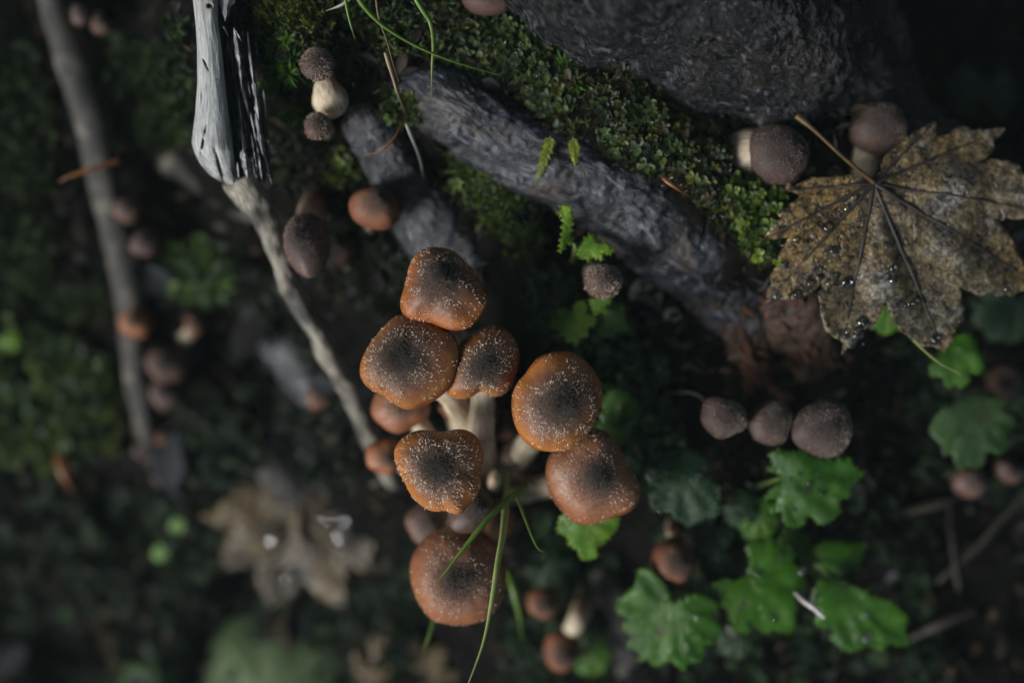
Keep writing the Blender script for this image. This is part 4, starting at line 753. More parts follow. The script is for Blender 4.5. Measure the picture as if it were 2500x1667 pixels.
def maple(label, tf, zf, mat, drops=None, name='maple_leaf', stalk=None, step=.0026, group=None, zbase=0.):
    r = np.random.default_rng(3); Cq = tf(np.array([(860, 555)], float))[0]
    raw = tf(np.array(LOBES, float)); out = []
    for i in range(len(raw)):
        a, b = raw[i], raw[(i + 1) % len(raw)]; L = np.linalg.norm(b - a); n = max(2, int(L / .0022)); d = (b - a) / (L + 1e-9); nrm = np.array([d[1], -d[0]])
        for k_ in range(n):
            t = k_ / n; j = 0 if k_ == 0 else r.normal(0, .00045) + .0007 * ((k_ % 3) - 1)
            out.append(a + (b - a) * t + nrm * j)
    out = np.array(out); lo, hi = out.min(0), out.max(0)
    gx_, gy_ = np.meshgrid(np.arange(lo[0], hi[0], step), np.arange(lo[1], hi[1], step)); q = np.stack([gx_.ravel(), gy_.ravel()], -1) + r.normal(0, step * .15, (gx_.size, 2))
    # keep grid points inside the outline
    ins = np.zeros(len(q), bool); x1, y1 = out[:, 0], out[:, 1]; x2, y2 = np.roll(x1, -1), np.roll(y1, -1)
    for a, b, c, d in zip(x1, y1, x2, y2):
        cnd = ((b > q[:, 1]) != (d > q[:, 1])); xi = a + (q[:, 1] - b) / (d - b + 1e-15) * (c - a); ins ^= cnd & (q[:, 0] < xi)
    q = q[ins]; n0 = len(out); allp = np.vstack([out, q])
    res = delaunay_2d_cdt([Vector(p) for p in allp], [(i, (i + 1) % n0) for i in range(n0)], [list(range(n0))], 1, 1e-7)
    P2 = np.array([tuple(v) for v in res[0]]); F = [list(f) for f in res[2]]
    segs = []; sec = []
    for tip in TIPS:
        T_ = tf(np.array([tip], float))[0]; d = T_ - Cq; L = np.linalg.norm(d); d /= L; n_ = np.array([-d[1], d[0]]); segs.append((Cq, Cq + d * L * .97))
        for f in np.arange(.22, .95, .085):
            for s_ in (-1, 1):
                p = Cq + d * L * (f + .02 * s_); ln = L * .26 * math.sin(min(1, f * 1.25) * 2.6) + .004; sec.append((p, p + (d * .72 + n_ * s_ * .7) * ln))
    def dist(pts, sg):
        D = np.full(len(pts), 9.)
        for a, b in sg:
            ab = b - a; t = np.clip(((pts - a) @ ab) / (ab @ ab + 1e-12), 0, 1); D = np.minimum(D, np.linalg.norm(pts - a - t[:, None] * ab, axis=1))
        return D
    vd = dist(P2, segs); sv = dist(P2, sec); rad = np.linalg.norm(P2 - Cq, axis=1)
    z = zf(P2) - .0012 * np.exp(-(vd / .0016) ** 2) - .0006 * np.exp(-(sv / .0010) ** 2) + .0022 * fbm(np.c_[P2, 0 * vd], 45, 3, 4)
    ed = dist(P2, [(out[i], out[(i + 1) % n0]) for i in range(0, n0, 1)])
    z = z + .0016 * np.exp(-ed / .004) * vnoise(np.c_[P2 * 90, 0 * vd], 7)
    ye = np.clip(1.15 - np.linalg.norm(P2 - tf(np.array([(400, 640)], float))[0], axis=1) / .055, 0, 1) + np.clip(.8 - np.linalg.norm(P2 - tf(np.array([(1700, 1000)], float))[0], axis=1) / .035, 0, 1) + .5 * np.clip(1 - np.linalg.norm(P2 - tf(np.array([(1300, 330)], float))[0], axis=1) / .05, 0, 1)
    c0 = np.array([Cq[0], Cq[1], zf(Cq[None])[0]])
    e = empty(name, c0 - np.array([0, 0, .004])); tag(e, label, 'leaf', group)
    bl_ = mk('blade', np.c_[P2, z], F, M[mat], e, fl={'vd': vd / .0022, 'sv': sv / .0012, 'yel': ye}, solid=.0003)
    for (a, b) in segs:
        t = np.linspace(0, .93, 12)[:, None]; pp = a + (b - a) * t; pz = np.array([z[np.argmin(((P2 - w_) ** 2).sum(1))] for w_ in pp]) + .0003
        V, F2, u, tc = tube(np.c_[pp, pz], np.linspace(.00095, .00035, 12), 36, 8); mk('vein', V, F2, M['vein'], bl_)
    if stalk:
        V, F2, u, tc = tube([c0] + [PC(*p) for p in stalk[0]], stalk[1], 50, 14); mk('leaf_stalk', V, F2, M['petiole'], e)
    return e, P2, z
tfA = lambda a: P(1750 + a[:, 0] / 2.24, 200 + a[:, 1] / 2.24, np.full(len(a), -.024))[:, :2]
CA = tfA(np.array([(860, 555)], float))[0]
def zfA(p):
    dx = p[:, 0] - CA[0]; dy = p[:, 1] - CA[1]; r = np.hypot(dx, dy); return -.023 - .16 * np.clip(dx - .004, 0, 1) - .06 * np.clip(-dy, 0, 1) - .10 * np.clip(dy, 0, 1) + .0016 * np.cos(9 * np.arctan2(dy, dx)) * np.clip(r / .05, 0, 1)
mA, PA, zA = maple('large brown mottled fallen maple leaf with water drops at the right', tfA, zfA, 'maple', stalk=([(2060, 385, -2.0), (1990, 320, -1.9), (1945, 282, -2.0)], [.0011, .0009, .0010, .0019]))
def tfB(a):
    d = (a - np.array([860, 555])) / 2.24 * .60; an = math.radians(35); x = d[:, 0] * math.cos(an) - d[:, 1] * math.sin(an); y = d[:, 0] * math.sin(an) + d[:, 1] * math.cos(an)
    return P(715 + x, 1215 + y, np.full(len(a), -.166))[:, :2]
CB = tfB(np.array([(860, 555)], float))[0]
def zfB(p): return -.166 + .10 * (p[:, 0] - CB[0]) + .0 * p[:, 1]
mB, PB, zB = maple('tan blurred fallen maple leaf with bright water drops at lower left', tfB, zfB, 'maple2', step=.004)
def tfC(a):
    d = (a - np.array([860, 555])) / 2.24 * .36; an = math.radians(-150); x = d[:, 0] * math.cos(an) - d[:, 1] * math.sin(an); y = d[:, 0] * math.sin(an) + d[:, 1] * math.cos(an)
    return P(990 + x, 1690 + y, np.full(len(a), -.17))[:, :2]
mC, PC_, zC = maple('dim tan blurred fallen leaf at the bottom edge below the lowest big cap', tfC, lambda p: -.17 + 0 * p[:, 0], 'maple', step=.005)

# ------------------------------------------------------------------ grass and twigs
def blade(label, pts, w, mat='grass', name='grass_blade', cat='grass', group='loose grass blades', roll=.5, n=60):
    pts = np.array([PC(*p) for p in pts]); path = crom(pts, n); T, A, B = frames(path); t = np.linspace(0, 1, n)
    wd = w * .01 * np.interp(t, [0, .15, .6, 1], [.75, 1, .85, .12]); a = roll + .6 * t
    S_ = np.cross(T, [0, 0, 1.]); S_ /= np.linalg.norm(S_, axis=1)[:, None] + 1e-9; U = np.cross(S_, T); D = S_ * np.cos(a)[:, None] + U * np.sin(a)[:, None]; Nn = np.cross(T, D)
    rows = [path + D * (wd / 2 * s_)[:, None] + Nn * (wd * h_)[:, None] for s_, h_ in ((-1, .10), (-.5, -.06), (0, -.14), (.5, -.06), (1, .10))]
    V = np.stack(rows, 1).reshape(-1, 3)
    o = mk(name, V, gridF(n, 5, False), M[mat], None, pts[0], solid=.00015); return tag(o, label, cat, group)
def zq(pts): return [(800 + x / 2.75, y / 2.75, z) for x, y, z in pts]
blade('long bright green grass blade arching across the upper moss', zq([(120, -200, 1.0), (220, 0, .6), (330, 130, .2), (480, 240, -.2), (690, 350, -.6), (900, 430, -1.0), (1175, 512, -1.6)]), .30, 'grass')
blade('straight green grass blade standing beside the arching one', zq([(560, -60, -.3), (640, 70, -.6), (690, 150, -.8), (712, 280, -1.0), (703, 450, -1.3), (695, 670, -2.0)]), .24, 'grass', roll=.2)
blade('thin tan straw crossing the arching blade at the top', zq([(320, -40, .4), (345, 120, .2), (400, 280, -.2), (440, 430, -.8), (480, 560, -1.6)]), .10, 'straw')
blade('brown withered straw above the grey root', zq([(390, 350, -1.4), (440, 500, -1.7), (480, 640, -2.0), (520, 760, -2.6)]), .28, 'straw')
blade('grey withered straw end on the grey root', zq([(530, 830, -2.6), (580, 950, -2.9), (620, 1060, -3.4), (645, 1200, -4.4)]), .22, 'strawg')
blade('curved red brown needle right of the swollen stem', zq([(505, 825, -2.2), (460, 910, -1.9), (400, 980, -1.9), (330, 1025, -2.1), (220, 1055, -2.6)]), .12, 'needle', 'pine_needle', 'needle')
blade('short green grass blade at the top left of the arching one', zq([(110, -60, -.6), (140, 90, -.8), (165, 190, -1.0), (185, 270, -1.2)]), .18, 'grass')
blade('pale small blade at the top edge right of the broken branch', [(880, -30, -1), (840, 10, -1.2), (795, 28, -1.6)], .2, 'strawg')
blade('green grass blade lying across the lowest big cap', [(1290, 1180, -3.5), (1230, 1230, -2.0), (1187, 1272, -1.2), (1120, 1355, -.6), (1062, 1430, -.4)], .32, 'grass', roll=.1)
blade('long pale green grass blade hanging down past the lowest big cap', [(1240, 1150, -5.5), (1235, 1230, -3.5), (1229, 1300, -1.8), (1216, 1375, -.8), (1203, 1460, -.3), (1180, 1570, .0), (1135, 1690, .2)], .34, 'grassl', roll=.1)
blade('short thin grass blade curling right of the lowest big cap', [(1262, 1205, -3.6), (1275, 1245, -2.4), (1296, 1300, -1.6), (1312, 1335, -1.3), (1326, 1347, -1.2)], .17, 'grass')
blade('thin green stalk emerging below the maple leaf at the right', [(2130, 700, -4.2), (2165, 745, -3.8), (2220, 815, -3.4), (2285, 878, -3.2), (2348, 915, -3.2)], .28, 'grassl')
blade('blurred green blade right below the lowest big cap', [(1240, 1390, -9), (1255, 1430, -8.4), (1268, 1490, -8.6), (1275, 1560, -9.4)], .5, 'grass')
blade('short blurred blade tip under the lowest big cap', [(1065, 1500, -6.5), (1052, 1545, -6.2), (1034, 1590, -6.2)], .3, 'grass')
blade('orange blurred needle at the left over the taupe root', [(290, 392, -8.5), (220, 415, -8.2), (170, 432, -8.2), (140, 448, -8.4)], .26, 'needle', 'pine_needle', 'needle')
blade('orange blurred bark strip at the lower left', [(150, 1110, -15), (162, 1150, -14.8), (178, 1200, -15.2)], .9, 'needle', 'bark_strip', 'bark')
blade('yellow withered leaf strip in the dark above the maple leaf', [(2100, 58, -6), (2116, 76, -6), (2134, 92, -6.4)], .3, 'petiole', 'leaf_strip', 'leaf')
blade('pink brown leaf strip beside the moss on the thick root', [(1620, 432, -1.9), (1650, 455, -1.8), (1682, 480, -2.2)], .35, 'needle', 'leaf_strip', 'leaf')
def twig(label, pts, rad, mat='twig', name='twig', group='thin twigs'):
    pts = np.array([PC(*p) for p in pts]); V, F, u, tc = tube(pts, np.array(rad) * .01, 40, 10, disp=bark_disp(.0002, 200, 2)); o = mk(name, V, F, M[mat], None, pts[0]); return tag(o, label, 'twig', group)
twig('short white peeled twig lying across the green leaves at lower right', [(1940, 1446, -5.6), (1962, 1466, -5.1), (1985, 1482, -5.0), (2013, 1508, -5.0)], [.07, .10, .12, .06], 'whitetwig')
twig('dim brown twig rising toward the right edge', [(2290, 1420, -12), (2390, 1330, -11.5), (2450, 1260, -11.5), (2540, 1170, -12)], [.12, .14, .14, .1])
twig('dim thin vertical twig at the right', [(2315, 1230, -11.5), (2325, 1330, -11), (2340, 1440, -12)], [.10, .12, .1])
twig('dim pale twig slanting in the dark right of the bright wet leaf', [(2080, 1290, -11.5), (2180, 1258, -10.8), (2280, 1232, -10.5), (2340, 1210, -11)], [.1, .2, .26, .1], 'twig')
twig('dim pale twig at the lower right corner', [(2220, 1560, -12.5), (2300, 1520, -12), (2380, 1490, -12.5)], [.1, .2, .1], 'twig')
twig('thin green brown twig fork left of the three grey caps', [(1620, 960, -6.4), (1695, 960, -5.6), (1740, 1000, -5.4)], [.05, .06, .04], 'twig')

# ------------------------------------------------------------------ water drops
dm = bpy.data.meshes.new('water_drop')
ND = 24; EL = (-.55, -.3, -.05, .2, .45, .7, .95, 1.2, 1.4); th = np.linspace(0, 2 * np.pi, ND, endpoint=False)
rows = [np.stack([math.cos(e_) * np.cos(th), math.cos(e_) * np.sin(th), 0 * th + math.sin(e_) * .72 - .08], -1) for e_ in EL]
Vd = np.vstack(rows + [np.array([[0, 0, .64]])]); k0 = ND * (len(EL) - 1); Fd = gridF(len(EL), ND).tolist() + [[k0 + q, k0 + (q + 1) % ND, k0 + ND] for q in range(ND)] + [list(range(ND))[::-1]]
dm.from_pydata(Vd.tolist(), [], Fd); dm.polygons.foreach_set('use_smooth', np.ones(len(dm.polygons), bool)); dm.materials.append(M['water'])
def drop(p, r, label, group):
    o = bpy.data.objects.new('water_drop', dm); COL.objects.link(o); o.location = list(map(float, p)); o.scale = (r, r * rng.uniform(.8, 1.2), r * rng.uniform(.8, 1.1)); o.rotation_euler = (0, 0, rng.uniform(0, 6)); return tag(o, label, 'water drop', group)
def on(P2, z, px, py, z0):
    q = P(px, py, z0)
    for _ in range(4):
        i = np.argmin(((P2 - q[:2]) ** 2).sum(1)); q = P(px, py, z[i])
    return np.array([q[0], q[1], z[i]])
spots = [(750, 630), (735, 692), (715, 690), (800, 775), (605, 795), (585, 800), (635, 805), (435, 860), (475, 872), (485, 880), (418, 905), (638, 918), (372, 996), (500, 1072), (508, 1105), (560, 1068), (635, 1060), (612, 1105), (705, 1090), (718, 1105), (690, 1110), (790, 1310), (805, 1320), (830, 1320), (780, 1340), (775, 1362), (765, 1385), (712, 1365), (712, 1390), (960, 1085), (975, 1080), (962, 1020), (1020, 1240), (1035, 1222), (1080, 1205), (1195, 1410), (1190, 1395), (1335, 1300), (1590, 1132), (862, 900), (945, 897), (920, 1070), (750, 1420), (735, 1440), (440, 1160), (420, 1172), (330, 1170), (815, 732), (740, 845)]
for x, y in spots:
    drop(on(PA, zA, 1750 + x / 2.24, 200 + y / 2.24, -.03) + np.array([0, 0, .0004]), rng.uniform(.0010, .0021), 'small clear water drop on the brown maple leaf', 'water drops on the brown maple leaf')
for q_ in range(34):
    c_ = [(690, 1080), (780, 1360), (600, 800), (500, 1090), (1010, 1230), (420, 880)][q_ % 6]
    drop(on(PA, zA, 1750 + (c_[0] + rng.normal(0, 38)) / 2.24, 200 + (c_[1] + rng.normal(0, 38)) / 2.24, -.03) + np.array([0, 0, .0002]), rng.uniform(.0004, .0008), 'small clear water drop on the brown maple leaf', 'water drops on the brown maple leaf')
for px, py, r in [(676, 1308, .0065), (710, 1403, .0058), (846, 1302, .0075), (856, 1262, .0065), (835, 1250, .0055), (806, 1262, .0045)]:
    drop(on(PB, zB, px, py, -.17) + np.array([0, 0, .001]), r, 'clear water drop shining as a blurred disc on the tan fallen leaf', 'water drops on the tan fallen leaf')

for lab, key, pp in (('water bead on the bright wet leaf under the three caps', 'bright wet scalloped leaf under', [(1070, 380), (1180, 405), (1165, 445), (1245, 460), (1125, 355), (1095, 545)]), ('water bead on the middle wet leaf at lower right', 'wet scalloped green leaf in the middle', [(1020, 785), (1135, 885), (900, 895), (985, 1140), (840, 1165), (1140, 1005)]),
                     ('water bead on the long folded leaf at lower right', 'long scalloped green leaf', [(1375, 955), (1205, 1050), (1210, 1015), (1495, 1120), (1505, 1215), (1490, 1250)]), ('water bead on the dark bluish leaf', 'dark bluish wet leaf', [(322, 515), (365, 548), (385, 300), (570, 370), (610, 320)])):
    Pq, hq = LEAFPTS[[k_ for k_ in LEAFPTS if k_.startswith(key)][0]]
    for x, y in pp: drop(on(Pq, hq, 1450 + x / 2.24, 1000 + y / 2.24, -.06) + np.array([0, 0, .0003]), rng.uniform(.0012, .002), lab, lab.replace('bead', 'beads'))

# ------------------------------------------------------------------ moss and litter
def inpoly(px, py, poly):
    poly = np.asarray(poly, float); ins = np.zeros(len(px), bool); x1, y1 = poly[:, 0], poly[:, 1]; x2, y2 = np.roll(x1, -1), np.roll(y1, -1)
    for a, b, c, d in zip(x1, y1, x2, y2): ins ^= ((b > py) != (d > py)) & (px < a + (py - b) / (d - b + 1e-12) * (c - a))
    return ins
def sample(poly, n, r, clump=0.0, cs=.012):
    poly = np.asarray(poly, float); lo, hi = poly.min(0), poly.max(0); X = r.uniform(lo[0], hi[0], n * 6); Y = r.uniform(lo[1], hi[1], n * 6); k = inpoly(X, Y, poly)
    if clump: k &= vnoise(np.stack([X * cs, Y * cs, 0 * X], -1), 31) > clump - 1 + .6 * (r.random(len(X)) - .5)
    return X[k][:n], Y[k][:n]
def leaves(C, Dv, Up, L, Wd, tint, shape):
    """C base points, Dv direction, Up normal, arrays -> many small leaf faces; shape: list of (t, halfwidth, lift)"""
    S_ = np.cross(Dv, Up); S_ /= np.linalg.norm(S_, axis=1)[:, None] + 1e-9; rows = []
    for t, w, lf in shape:
        c = C + Dv * (L * t)[:, None] + Up * (L * lf)[:, None]
        for s_ in ((-1, 0, 1) if w > 0 else (0,)):
            rows.append(c + S_ * (Wd * w * s_)[:, None] + Up * (L * (.07 if s_ else -.05) * (w > 0))[:, None])
    k = len(rows); V = np.stack(rows, 1).reshape(-1, 3); f = []; i = 0; prev = None
    for t, w, lf in shape:
        cur = [i, i + 1, i + 2] if w > 0 else [i]; i += len(cur)
        if prev is not None:
            for q in range(2):
                if len(prev) == 3 and len(cur) == 3: f.append([prev[q], prev[q + 1], cur[q + 1], cur[q]])
                elif len(prev) == 1: f.append([prev[0], cur[q + 1], cur[q], cur[q]])
                else: f.append([prev[q], prev[q + 1], cur[0], cur[0]])
        prev = cur
    n = len(C); F = []
    for a in f:
        u = list(dict.fromkeys(a)); F += (np.arange(n)[:, None] * k + np.array(u)[None]).tolist()
    return V, F, np.repeat(tint, k, 0)
ROUND = [(0, 0, 0), (.25, .55, .06), (.6, 1., .10), (.88, .68, .06), (1, 0, .0)]
POINT = [(0, .5, 0), (.35, 1., .10), (1, 0, .02)]
def moss(name, label, polys, n, kind, size, hue, zoff=(0., .4), seed=0, clump=.55, per=6, bright=1.0, category='moss'):
    r = np.random.default_rng(200 + seed); X, Y = [], []
    for p, w in polys:
        a, b = sample(p, int(n * w), r, clump); X.append(a); Y.append(b)
    X = np.concatenate(X); Y = np.concatenate(Y); G = ground_at(X, Y); N_ = len(X)
    top = G + np.stack([r.normal(0, .0015, N_), r.normal(0, .0015, N_), r.uniform(zoff[0], zoff[1], N_) * .01], -1)
    c = np.array(hue)[r.integers(0, len(hue), N_)] * (r.uniform(.55, 1.35, N_) * bright)[:, None]
    Cs, Ds, Us, Ls, Ws, Ts = [], [], [], [], [], []
    ax = np.stack([r.normal(0, .35, N_), r.normal(0, .35, N_), np.ones(N_)], -1); ax /= np.linalg.norm(ax, axis=1)[:, None]
    s0 = np.cross(ax, [1., 0, 0]); s0 /= np.linalg.norm(s0, axis=1)[:, None]; s1 = np.cross(ax, s0)
    szr = r.uniform(.45, 1.2, N_)
    for j in range(per):
        f = j / per; an = j * 2.4 + r.uniform(0, 6.28, N_) * (.15 if kind != 'fuzz' else 1); out = s0 * np.cos(an)[:, None] + s1 * np.sin(an)[:, None]
        sz = size * .01 * szr * r.uniform(.8, 1.15, N_)
        if kind == 'round': lift = r.uniform(.05, .65, N_); down = -.25 * (j % 3) * sz; wd = sz * .36
        elif kind == 'star': lift = r.uniform(.05, .7, N_); down = -.08 * (j % 4) * sz; wd = sz * .085
        else: lift = r.uniform(-.2, .9, N_); down = -r.uniform(0, 1.4, N_) * sz; wd = sz * .16
        D = out + ax * lift[:, None]; D /= np.linalg.norm(D, axis=1)[:, None]; U = ax - D * (ax * D).sum(1)[:, None]; U /= np.linalg.norm(U, axis=1)[:, None] + 1e-9
        Cs.append(top + ax * down[:, None]); Ds.append(D); Us.append(U); Ls.append(sz); Ws.append(wd); Ts.append(c * r.uniform(.75, 1.25, N_)[:, None])
    V, F, T = leaves(np.vstack(Cs), np.vstack(Ds), np.vstack(Us), np.concatenate(Ls), np.concatenate(Ws), np.vstack(Ts), ROUND if kind == 'round' else POINT)
    o = mk(name, V, F, M['mossd' if label.startswith('dim') else 'moss'], None, G.mean(0), col=T); return tag(o, label, category, None, 'stuff')
OLIVE = [(.050, .085, .018), (.065, .11, .020), (.09, .14, .035), (.11, .13, .02), (.045, .075, .03)]
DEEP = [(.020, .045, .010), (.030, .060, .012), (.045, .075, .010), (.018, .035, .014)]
YEL = [(.10, .14, .008), (.15, .17, .012), (.07, .11, .010)]
moss('leafy_moss', 'round leaved green moss band between the thick root and the tree foot',
     [([(1280, 210), (1380, 180), (1500, 210), (1620, 270), (1760, 300), (1800, 420), (1890, 470), (1900, 560), (1850, 640), (1780, 560), (1700, 480), (1600, 420), (1500, 370), (1400, 330), (1320, 270)], 1.)], 560, 'round', .42, OLIVE + [(.03, .045, .012), (.05, .042, .016)], (-.1, .9), 1, .45, 6, .62)
moss('pointed_moss', 'brownish fine moss mixed under the round leaved band',
     [([(1240, 180), (1380, 170), (1500, 200), (1640, 270), (1790, 290), (1810, 420), (1900, 470), (1910, 570), (1860, 650), (1770, 570), (1690, 490), (1590, 430), (1490, 380), (1390, 340), (1300, 280)], 1.)], 900, 'fuzz', .30, [(.03, .05, .010), (.045, .06, .012), (.04, .034, .014), (.02, .035, .01)], (-.1, .6), 17, .2, 8, .8)
moss('leafy_moss', 'bright leafy moss strip along the lower left edge of the maple leaf',
     [([(1760, 420), (1880, 440), (1920, 520), (1880, 640), (1840, 640), (1790, 560)], 1.)], 130, 'round', .34, [(.08, .14, .015), (.12, .17, .02), (.06, .10, .02)], (.3, 1.2), 2, 0., 7)
moss('leafy_moss', 'wet sparkling dark moss between the top edge and the round leaved band',
     [([(1130, 60), (1300, 40), (1450, 110), (1560, 180), (1620, 260), (1480, 230), (1350, 210), (1200, 190), (1100, 150)], 1.)], 260, 'round', .32, OLIVE + DEEP, (0, .7), 3, .5, 6, .55)
moss('pointed_moss', 'dark pointed moss carpet across the top between branch and tree',
     [([(590, -60), (1260, -60), (1420, 60), (1560, 170), (1700, 300), (1550, 280), (1350, 200), (1200, 190), (1050, 150), (980, 140), (880, 150), (830, 300), (700, 330), (660, 200), (620, 90)], 1.)], 1500, 'fuzz', .36, DEEP + OLIVE, (0, .6), 4, .6, 9, .5)
moss('pointed_moss', 'yellow green moss tufts at the top right of the broken branch',
     [([(590, -40), (700, -40), (800, 30), (760, 80), (640, 60)], 1.), ([(860, 330), (1000, 330), (1010, 400), (960, 420), (900, 400)], .2)], 300, 'fuzz', .34, YEL, (.2, .8), 5, .4, 9, .5)
moss('star_moss', 'star shaped green moss shoots right of the broken branch',
     [([(630, 80), (720, 80), (720, 230), (640, 230)], 1.), ([(700, 240), (760, 260), (740, 330), (690, 300)], .3), ([(1330, 150), (1440, 170), (1430, 220), (1330, 200)], .3)], 26, 'star', .75, [(.06, .15, .012), (.045, .11, .01), (.08, .17, .02)], (.3, .9), 6, 0., 15)
moss('pointed_moss', 'mossy strip along the lower edge of the thick root',
     [([(1090, 370), (1200, 420), (1300, 500), (1330, 620), (1260, 640), (1180, 540), (1100, 450)], 1.), ([(800, 380), (880, 380), (900, 440), (830, 450)], .3)], 520, 'fuzz', .34, [(.05, .085, .012), (.07, .11, .016), (.03, .055, .014)], (0, .7), 7, .45, 9)
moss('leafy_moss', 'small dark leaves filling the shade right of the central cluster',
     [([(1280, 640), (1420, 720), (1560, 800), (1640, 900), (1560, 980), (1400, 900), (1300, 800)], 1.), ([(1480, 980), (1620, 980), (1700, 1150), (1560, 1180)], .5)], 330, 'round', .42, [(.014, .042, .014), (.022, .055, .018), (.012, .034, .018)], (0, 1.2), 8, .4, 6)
moss('leafy_moss', 'blurred bright green moss mound at the left edge',
     [([(-80, 780), (150, 800), (260, 870), (310, 980), (300, 1100), (150, 1130), (-80, 1120)], 1.)], 620, 'round', .55, [(.05, .085, .014), (.075, .12, .02), (.10, .14, .02), (.03, .055, .012), (.06, .10, .04)], (0, 1.6), 9, .25, 7, .7)
moss('leafy_moss', 'blurred green moss clump right of the taupe left root',
     [([(420, 600), (520, 600), (580, 680), (560, 740), (460, 740), (410, 680)], 1.)], 130, 'round', .6, [(.05, .10, .016), (.07, .12, .02), (.03, .06, .012)], (0, 1.4), 10, 0., 7, .75)
moss('pointed_moss', 'dim blurred moss in the hollow left of the broken branch',
     [([(230, 60), (450, 60), (470, 330), (330, 420), (260, 250)], 1.), ([(-60, 120), (90, 120), (160, 420), (60, 520), (-60, 520)], .8), ([(-60, 520), (230, 560), (260, 780), (-60, 780)], .6)], 800, 'fuzz', .55, DEEP, (0, 1.2), 11, .6, 8, .5)
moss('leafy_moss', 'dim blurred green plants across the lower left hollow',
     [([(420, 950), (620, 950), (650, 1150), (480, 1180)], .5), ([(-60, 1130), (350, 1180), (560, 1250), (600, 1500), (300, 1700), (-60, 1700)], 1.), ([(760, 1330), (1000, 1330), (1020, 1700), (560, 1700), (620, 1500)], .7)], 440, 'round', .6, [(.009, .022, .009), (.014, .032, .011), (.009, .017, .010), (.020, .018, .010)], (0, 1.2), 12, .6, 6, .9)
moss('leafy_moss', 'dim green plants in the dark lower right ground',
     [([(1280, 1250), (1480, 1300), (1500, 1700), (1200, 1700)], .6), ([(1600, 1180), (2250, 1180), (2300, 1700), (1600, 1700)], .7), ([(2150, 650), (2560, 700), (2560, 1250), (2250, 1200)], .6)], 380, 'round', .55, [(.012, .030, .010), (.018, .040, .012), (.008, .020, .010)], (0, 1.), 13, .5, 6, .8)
moss('pointed_moss', 'dark moss and crumbs around the young caps below the broken branch',
     [([(640, 330), (700, 330), (860, 400), (900, 560), (960, 640), (900, 760), (760, 700), (640, 480)], 1.), ([(1000, 560), (1060, 700), (1000, 800), (900, 780)], .3)], 620, 'fuzz', .36, [(.010, .020, .008), (.018, .030, .010), (.020, .016, .010), (.030, .042, .014)], (0, .6), 14, .5, 8, .8)
moss('leafy_moss', 'scattered wet dark leaves in the hollow left of the central cluster',
     [([(560, 620), (700, 700), (860, 950), (880, 1200), (700, 1200), (560, 950)], 1.)], 260, 'round', .5, [(.008, .018, .010), (.014, .026, .012), (.02, .02, .016)], (0, .8), 15, .5, 6, .8)
moss('leafy_moss', 'small round leaves where the straws cross the grey root',
     [([(940, 225), (1010, 240), (1050, 290), (1000, 320), (940, 290)], 1.), ([(790, 400), (860, 400), (880, 450), (810, 460)], .6)], 36, 'round', .34, OLIVE, (.6, 1.6), 16, 0., 7, .8)
# two feathery sprigs
def sprig(label, pts, seed):
    r = np.random.default_rng(seed); path = crom(np.array([PC(*p) for p in pts]), 26); T, A, B = frames(path); C, D, U, L = [], [], [], []
    for i in range(2, 26):
        for s_ in (-1, 1):
            d = T[i] * .55 + np.cross([0, 0, 1.], T[i]) * s_ + np.array([0, 0, r.uniform(-.1, .3)]); d /= np.linalg.norm(d); C.append(path[i]); D.append(d); U.append([0, 0, 1.]); L.append(.0032 * (1 - (i / 29) ** 2) * r.uniform(.7, 1.2))
    C, D, U, L = map(np.array, (C, D, U, L)); V, F, T_ = leaves(C, D, U, L, L * .25, np.array([(.17, .20, .015)]) * r.uniform(.6, 1.2, len(C))[:, None], POINT)
    e = empty('moss_sprig', path[0]); tag(e, label, 'moss', 'feathery moss sprigs'); o = mk('leaflets', V, F, M['moss'], e, col=T_); o['kind'] = 'stuff'
    V, F, u, tc = tube(path[::5], [.0004] * len(path[::5]), 20, 6); mk('stalk', V, F, M['gstalk'], e)
sprig('feathery yellow green moss sprig lying on the thick root, left one', [(1345, 330, -1.9), (1335, 370, -2.0), (1322, 410, -2.2), (1308, 445, -2.6)], 1)
sprig('feathery yellow green moss sprig lying on the thick root, right one', [(1400, 335, -1.8), (1402, 370, -1.9), (1405, 405, -2.4)], 2)
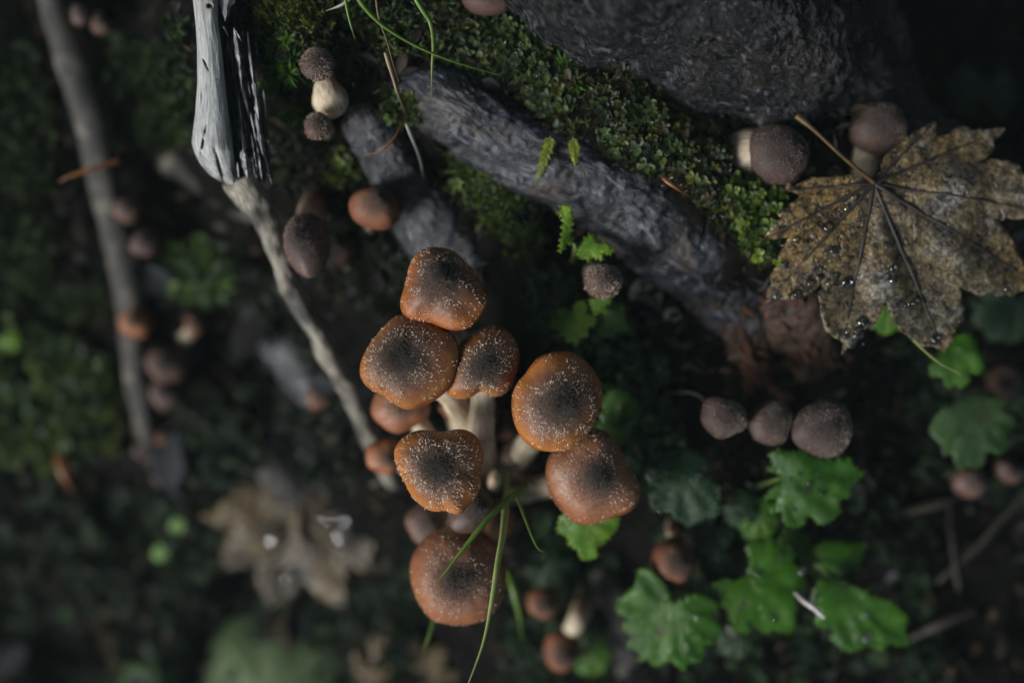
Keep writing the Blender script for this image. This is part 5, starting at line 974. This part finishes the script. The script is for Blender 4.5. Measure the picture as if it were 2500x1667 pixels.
# litter
r = np.random.default_rng(77); n = 5200
X = r.uniform(-120, 2620, n); Y = r.uniform(-120, 1790, n); G = ground_at(X, Y); G[:, 2] += r.uniform(.0005, .004, n)
an = r.uniform(0, 6.28, n); D = np.stack([np.cos(an), np.sin(an), r.normal(0, .35, n)], -1); D /= np.linalg.norm(D, axis=1)[:, None]; U = np.stack([r.normal(0, .4, n), r.normal(0, .4, n), np.ones(n)], -1); U -= D * (U * D).sum(1)[:, None]; U /= np.linalg.norm(U, axis=1)[:, None]
L = r.uniform(.003, .011, n); Wd = L * r.uniform(.06, .28, n)
pal = np.array([(.012, .010, .008), (.02, .016, .012), (.035, .026, .018), (.05, .035, .02), (.025, .027, .03), (.045, .048, .055), (.07, .045, .03), (.09, .085, .07)])[r.choice(8, n, p=[.28, .24, .15, .08, .12, .07, .04, .02])]
big = (X < 1050) & (Y > 550) & (r.random(n) < .07); L = np.where(big, L * 3.2, L); Wd = np.where(big, L * .3, Wd); pal[big] = np.array([(.030, .022, .014), (.020, .018, .018), (.045, .030, .016), (.024, .027, .030)])[r.integers(0, 4, int(big.sum()))]; G[big, 2] += .001
V, F, T = leaves(G, D, U, L, Wd, pal * r.uniform(.3, .9, n)[:, None], ROUND)
tag(mk('leaf_litter', V, F, M['litter'], None, (0, 0, -.1), col=T), 'dark crumbs of bark and rotting leaf litter on the soil', 'litter', None, 'stuff')
# moss drops: glints in the wet moss
r = np.random.default_rng(78); X = np.concatenate([r.uniform(1150, 1800, 55), r.uniform(620, 900, 14)]); Y = np.concatenate([50 + (X[:55] - 1150) * .55 + r.uniform(0, 170, 55), r.uniform(180, 480, 14)]); G = ground_at(X, Y); G[:, 2] += r.uniform(.005, .011, len(X))
Vm = []; Fm = []
for i in range(len(X)):
    s_ = r.uniform(.0004, .0010); Fm += [[a + len(Vd) * i for a in f] for f in Fd]; Vm.append(Vd * s_ + G[i])
tag(mk('dew', np.vstack(Vm), Fm, M['water'], None, G.mean(0)), 'tiny dew beads glinting in the upper moss', 'dew', None, 'stuff')
for o in list(bpy.data.objects):
    if '_o' in o: del o['_o']

# ------------------------------------------------------------------ added thin volume that lifts the blacks
hz = NT('black_lift_volume'); hz.t.nodes.remove(hz.b); pv = hz.n('ShaderNodeVolumePrincipled'); pv.inputs['Color'].default_value = (.74, .94, .90, 1); pv.inputs['Density'].default_value = .013; hz.t.links.new(pv.outputs[0], hz.out.inputs['Volume'])
x_, y_, a_, b_ = 10.5, 10.5, -1.4, 6.4
V = [(-x_, -y_, a_), (x_, -y_, a_), (x_, y_, a_), (-x_, y_, a_), (-x_, -y_, b_), (x_, -y_, b_), (x_, y_, b_), (-x_, y_, b_)]
tag(mk('black_lift_haze', V, [[0, 3, 2, 1], [4, 5, 6, 7], [0, 1, 5, 4], [1, 2, 6, 5], [2, 3, 7, 6], [3, 0, 4, 7]], hz.m, smooth=False), 'faint cool volume added over the forest floor to lift the blacks', None, None, 'stuff')
